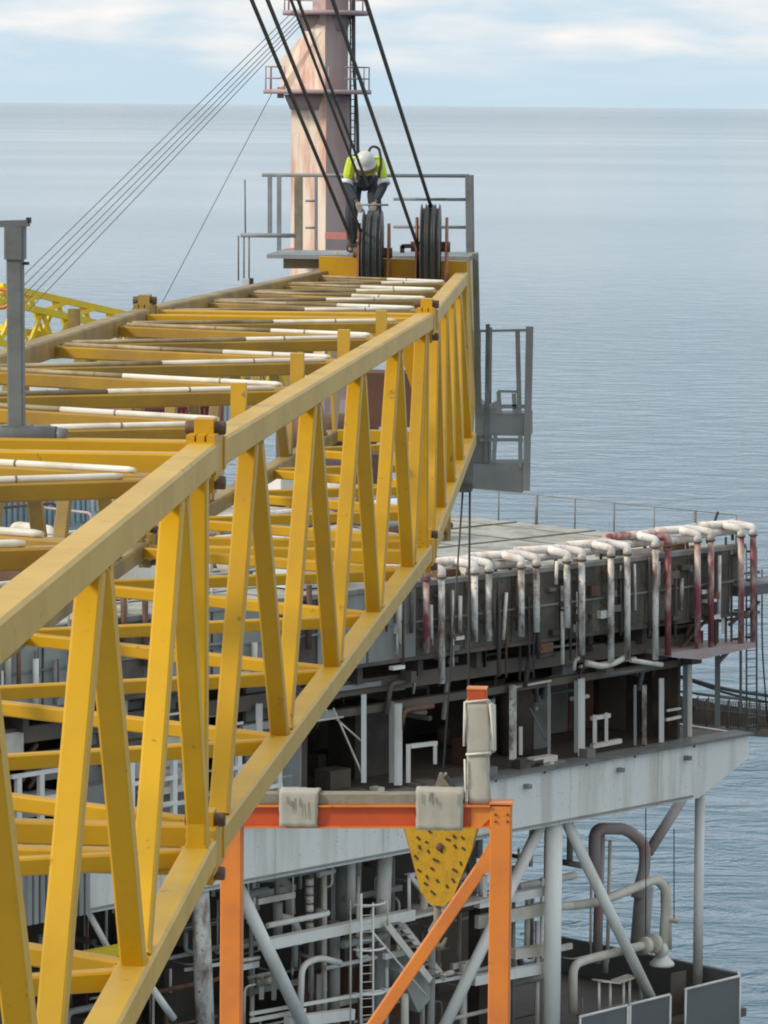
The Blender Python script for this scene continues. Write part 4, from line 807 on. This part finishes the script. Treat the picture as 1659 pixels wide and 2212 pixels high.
# upright tanks and random pipe runs in the shade of the girder
for i in range(26):
    x = random.uniform(0, 1430); v = random.uniform(3.0, 8.5); p = PV(x, 1900, v); u_, _, _ = UV(p); h = random.uniform(1.5, 5.5); s = random.uniform(0.5, 1.4); m = random.choice(['dark', 'darker', 'grey_steel', 'rust', 'dark'])
    if u_ > -8: continue
    if i % 2: MB().lathe(W(u_, v, ZL), (0, 0, 1), [(0, s*0.3), (0, s*0.5), (h*0.9, s*0.5), (h, s*0.3), (h, 0.02)], 16).build('tank', m, pf)
    else: MB().box(W(u_, v, ZL+h/2), s*1.4, s, h, UH, VH).build('machine_box', m, pf)
for i in range(170):
    x = random.uniform(0, 1420); y = random.uniform(1850, 2200); v = random.uniform(1.5, 7.5); p = PV(x, y, v); l = random.uniform(0.6, 4.0)
    u_, _, _ = UV(p); d = random.choice([UH, -UH, V(0, 0, 1), V(0, 0, -1), VH]); e = p+d*l; e.z = min(max(e.z, ZL), ZG)
    if u_ > -3 or UV(e)[0] > -2.5: continue
    pts = [p, e]
    if random.random() < 0.7: pts.append(e+random.choice([V(0, 0, -0.9), VH*0.8, UH*0.7, V(0, 0, 0.7)]))
    MB().tube(pts, random.choice([0.03, 0.05, 0.08, 0.12]), 7, bend=0.25).build('pipe', random.choice(['dark', 'grey_steel', 'grey_wall', 'cream', 'grey_wall', 'rust', 'white', 'cream', 'white']), pf)
for i in range(70):                                # lighter pipes, beams and hangers close behind the near face
    x = random.uniform(520, 1190); y = random.uniform(1850, 2230); v = random.uniform(0.8, 3.2); p = PV(x, y, v); l = random.uniform(0.8, 3.0)
    d = random.choice([UH, -UH, V(0, 0, 1), V(0, 0, -1)]); e = p+d*l; e.z = min(max(e.z, ZL), ZG)
    if i % 3: MB().tube([p, e, e+random.choice([VH*0.6, V(0, 0, -0.5), UH*0.5])], random.choice([0.04, 0.06, 0.1, 0.14]), 8, bend=0.3).build('pipe', random.choice(['cream', 'white', 'white', 'grey_wall']), pf)
    else: MB().beam(p, e, 0.14, 0.2).build('beam', random.choice(['white', 'cream', 'grey_wall']), pf)
for (x, y0, y1, r, m2) in ((700, 1850, 2260, 0.10, 'cream'), (722, 1990, 2260, 0.20, 'grey_wall'), (758, 1860, 1960, 0.16, 'white'), (912, 2060, 2270, 0.09, 'white'), (1000, 2080, 2270, 0.14, 'cream'), (1040, 1870, 1950, 0.12, 'cream'), (548, 1890, 1990, 0.06, 'white'), (600, 1950, 2030, 0.16, 'grey_wall'), (1160, 1990, 2270, 0.09, 'white')):
    cyl(x, y0, x, y1, r, 1.8, m2, 'pipe')
# lower bulwark: separate grey plates with pale trim, a gap, a rounded outer corner
def bul(x0, y0, x1, y1, v=-0.5, nm='bulwark_plate'):
    a, b = PV(x0, y0, v), PV(x1, y1, v); a.z = b.z = (a.z+b.z)/2
    o = MB().prism([a, b, b-V(0, 0, 2.2), a-V(0, 0, 2.2)], VH*0.06).build(nm, 'bulwark', pf)
    MB().tube([a+V(0, 0, 0.03), b+V(0, 0, 0.03)], 0.05, 6).build('trim', 'white', o)
    for p in (a, b): MB().tube([p-VH*0.03, p-VH*0.03-V(0, 0, 2.2)], 0.045, 6).build('trim', 'white', o)
    return a, b
bul(1252, 2199, 1355, 2173); bul(1360, 2171, 1447, 2151); a, b = bul(1480, 2143, 1598, 2106)
c = b+UH*0.35+VH*0.35
MB().prism([b, c, c-V(0, 0, 2.2), b-V(0, 0, 2.2)], VH*0.06).build('bulwark_plate', 'bulwark', pf)
MB().tube([b+V(0, 0, 0.03), c+V(0, 0, 0.03)], 0.06, 6).build('trim', 'white', pf)
d = c+VH*9; MB().prism([c, d, d-V(0, 0, 2.2), c-V(0, 0, 2.2)], -UH*0.06).build('bulwark_plate', 'bulwark', pf); MB().tube([c+V(0, 0, 0.03), d+V(0, 0, 0.03)], 0.05, 6).build('trim', 'grey_wall', pf)
pbeam(1448, 2150, 1480, 2143, 0.05, 1.6, 0.4, 'gate_leaf', 'dark')
for i in range(5): pbeam(1260+i*46, 2190-i*11, 1260+i*46, 2290, 0.12, 0.12, -0.35, 'bulwark_rib', 'bulwark')
for (x, y0) in ((1294, 2118), (1318, 2120), (1347, 2118), (1360, 2112)): cyl(x, y0, x, 2200, 0.05, 0.8, 'white', 'stanchion', 8)
pbeam(1290, 2118, 1330, 2122, 0.5, 0.05, 0.8, 'bench_top', 'cream'); pbeam(1330, 2120, 1366, 2108, 0.5, 0.05, 0.8, 'bench_top', 'cream')
for (x, y0, y1) in ((1395, 1735, 2020), (1456, 1790, 1985)): ptube([(x, y0, 0.2), (x, y1, 0.2)], 0.02, 'hanging_wire', 'rope', n=5)
# jacket legs down to the sea
for u_ in (-4, -22, -44):
    for v_ in (3, 30): MB().tube([W(u_, v_, ZL-0.3), W(u_*1.08, v_-1, -2)], 0.75, 16).build('jacket_leg', 'yellow_old', pf)
# dark gangway leaving the platform to the right, slack hoses below its rail
gw = thing('gangway', 'dark gangway with hanging nets leaving the platform at the right edge', 'gangway', W(1, 9, 36))
ga, gb = PV(1470, 1570, 6.0), PV(1760, 1590, 6.0)
MB().beam(ga, gb, 1.6, 0.25).build('walkway', 'dark', gw); MB().prism([ga+VH*0.8, gb+VH*0.8, gb+VH*0.8+V(0, 0, 0.75), lerp(ga, gb, 0.4)+VH*0.8+V(0, 0, 0.95), ga+VH*0.8+V(0, 0, 1.25)], VH*0.05).build('windscreen', 'dark', gw)
for off in (-0.75, 0.75):
    for h, r in ((1.15, 0.05), (0.6, 0.03)): MB().tube([ga+VH*off+V(0, 0, h+0.2), gb+VH*off+V(0, 0, h)], r, 6).build('handrail', 'dark', gw)
    for i in range(14):
        p = lerp(ga, gb, i/13)+VH*off; MB().tube([p, p+V(0, 0, 1.2)], 0.03, 5).build('rail_post', 'dark', gw)
    for i in range(60):
        p = lerp(ga, gb, i/59)+VH*off; MB().tube([p, p+V(0, 0, 1.1)], 0.012, 4).build('net_cord', 'dark', gw)
    for j in range(9): MB().tube([ga+VH*off+V(0, 0, 0.12*j+0.15), gb+VH*off+V(0, 0, 0.12*j+0.1)], 0.012, 4).build('net_cord', 'dark', gw)
for (x0, y0, x1, y1, r) in ((1470, 1462, 1680, 1505, 0.07), (1490, 1470, 1680, 1520, 0.05)):
    MB().tube([PV(x0, y0, 4), PV((x0+x1)/2, (y0+y1)/2+8, 4), PV(x1, y1, 4)], r, 8, bend=3).build('hose', 'rope', gw)
# --- near-face walls and open frames behind the boom (left part of the picture)
for i in range(9):
    u0 = -21.5-i*2.6
    if i % 3 != 1: pbox(u0-2.55, u0, 1.2, 1.35, ZM, ZF-0.2, 'wall_panel', 'grey_wall')
for i in range(5):
    u0 = -24-i*4.6
    for k in range(3): pbox(u0-0.9*k-0.09, u0-0.9*k+0.09, -0.35, -0.2, ZM+0.05, ZM+2.6, 'frame_post', 'white')
    for z in (1.0, 1.8, 2.6): pbox(u0-2.1, u0+0.1, -0.36, -0.24, ZM+z-0.06, ZM+z+0.06, 'frame_rail', 'white')
for i in range(10):
    u0 = -32.4-i*0.26; pbox(u0, u0+0.17, -0.42, -0.30, ZG+0.05, ZM-0.1, 'corrugation', 'grey_wall')
pbox(-33.4, -30.2, -0.9, -0.6, ZG-1.3, ZG-1.0, 'yellow_beam', 'yellow_far'); pbox(-33.4, -30.0, -0.9, -0.6, ZG-1.75, ZG-1.5, 'yellow_beam', 'yellow_far')
# railings along the near edge of the roof deck, left part
for i in range(26): MB().tube([W(-17-i*1.2, 0.15, ZR), W(-17-i*1.2, 0.15, ZR+1.1)], 0.035, 6).build('rail_post', 'white', pf)
for h in (0.55, 1.1): MB().tube([W(-17, 0.15, ZR+h), W(-47, 0.15, ZR+h)], 0.03, 6).build('handrail', 'white', pf)
# ------------------------------------------------------------------ things standing on the roof deck, glimpsed through the lattice
def container(px, py, lu, lv, h, m, label):
    p = PZ(px, py, ZR); t = thing('container', label, 'container', p, 'containers on the roof deck')
    MB().box(p+V(0, 0, h/2+0.1), lu-0.1, lv-0.1, h-0.14, UH, VH).build('body', m, t)
    n = int(lu/0.28)
    for i in range(n):
        MB().box(p-UH*(lu/2-0.2-i*(lu-0.4)/max(1, n-1))-VH*(lv/2)+V(0, 0, h/2+0.1), 0.13, 0.07, h-0.4, UH, VH).build('corrugation', m, t)
    for su in (-1, 1):
        for sv in (-1, 1): MB().box(p+UH*(su*lu/2)+VH*(sv*lv/2)+V(0, 0, h/2+0.05), 0.16, 0.16, h+0.1, UH, VH).build('corner_post', m, t)
    for z in (0.08, h+0.06):
        for sv in (-1, 1): MB().box(p+VH*(sv*lv/2)+V(0, 0, z), lu-0.17, 0.15, 0.14, UH, VH).build('edge_rail', m, t)
container(10, 1150, 6, 2.4, 2.5, 'blue_box', 'light blue corrugated container at the far left under the boom')
container(110, 1120, 3, 2.4, 2.5, 'pale_box', 'pale container just right of the light blue one at left')
container(440, 925, 6, 2.4, 2.5, 'pale_box', 'pale blue container seen through the top lacing behind the pin joint')
container(520, 918, 3, 2.4, 2.5, 'blue_box', 'small blue-grey container seen through the lacing right of the pin joint')
container(330, 1000, 6, 2.4, 2.5, 'red_box', 'dark red container low behind the boom lacing')
container(190, 905, 6, 2.4, 2.5, 'pale_box', 'white container farthest back on the roof deck')
rk = thing('pipe_rack', 'rusty rack of long pipes lying on the roof deck behind the lattice', 'pipe rack', PZ(650, 1180, ZR))
c = PZ(640, 1190, ZR)
for i in range(12):
    p = c+VH*(i*0.34-1)+V(0, 0, 0.5+0.25*(i % 3)); MB().tube([p-UH*6, p+UH*7], 0.14, 8).build('rack_pipe', ['rust', 'white_pipe', 'grey_wall', 'white_pipe'][i % 4], rk)
for k in (-5, -1, 3, 6.5):
    for s in (-1.3, 3.4): MB().box(c+UH*k+VH*s+V(0, 0, 0.8), 0.18, 0.18, 1.6, UH, VH).build('rack_post', 'yellow_old', rk)
    MB().box(c+UH*k+VH*1.05+V(0, 0, 0.28), 0.18, 4.9, 0.14, UH, VH).build('rack_beam', 'yellow_old', rk)
def tank_on_deck(px, py, r, ln, m, label):
    p = PZ(px, py, ZR); t = thing('storage_tank', label, 'tank', p, 'tanks on the roof deck')
    MB().lathe(p-UH*ln/2+V(0, 0, r+0.4), UH, [(-0.25, 0.05), (-0.2, r*0.6), (0, r), (ln, r), (ln+0.2, r*0.6), (ln+0.25, 0.05)], 18).build('shell', m, t)
    for s in (-0.3, 0.3): MB().box(p+UH*ln*s+V(0, 0, 0.3), 0.2, r*1.7, 0.6, UH, VH).build('saddle', 'grey_steel', t)
tank_on_deck(760, 1120, 0.7, 3.5, 'white_pipe', 'white horizontal tank on the roof deck right of the pipe rack')
tank_on_deck(860, 1170, 0.6, 3.0, 'pale_box', 'pale horizontal tank near the roof edge beside the boom foot chord')
tank_on_deck(560, 1260, 0.6, 3.0, 'white_pipe', 'white horizontal tank nearest the roof edge at left')
tank_on_deck(720, 1000, 0.9, 4.0, 'rust', 'rust brown horizontal tank far back on the roof deck')
def crate(px, py, s, m, label):
    p = PZ(px, py, ZR); t = thing('equipment_crate', label, 'crate', p, 'equipment crates on the roof deck')
    MB().box(p+V(0, 0, s*0.5), s*1.3, s, s*0.9, UH, VH).build('body', m, t); MB().box(p+V(0, 0, s*0.97), s*1.36, s*1.06, 0.06, UH, VH).build('lid', 'grey_wall', t)
    for k in (-0.45, 0.45): MB().box(p+UH*k*s+V(0, 0, 0.04), 0.15, s*1.02, 0.08, UH, VH).build('skid', 'dark', t)
for (x, y, s, m, lb) in ((615, 1090, 1.4, 'white', 'white crate glimpsed between the first slanting bars past the pin joint'), (690, 1080, 1.0, 'red_box', 'dark red crate glimpsed behind the second pair of slanting bars'), (800, 1060, 1.1, 'blue_box', 'blue crate glimpsed behind the third pair of slanting bars'),
                         (870, 1110, 0.9, 'pale_box', 'pale crate glimpsed behind the fourth pair of slanting bars'), (650, 1270, 1.2, 'pale_box', 'pale crate low behind the first slanting bars near the roof edge'), (780, 1230, 1.0, 'rust', 'brown crate low behind the third pair of slanting bars'),
                         (270, 1290, 1.5, 'white', 'white crate behind the near slanting bars at left'), (60, 1290, 1.4, 'rust', 'rust brown crate under the near chord at far left'), (860, 880, 1.6, 'dark', 'dark crate behind the boom joint nearest the sheaves')):
    crate(x, y, s, m, lb)

for o in bpy.data.objects:
    if '_w' in o: del o['_w']
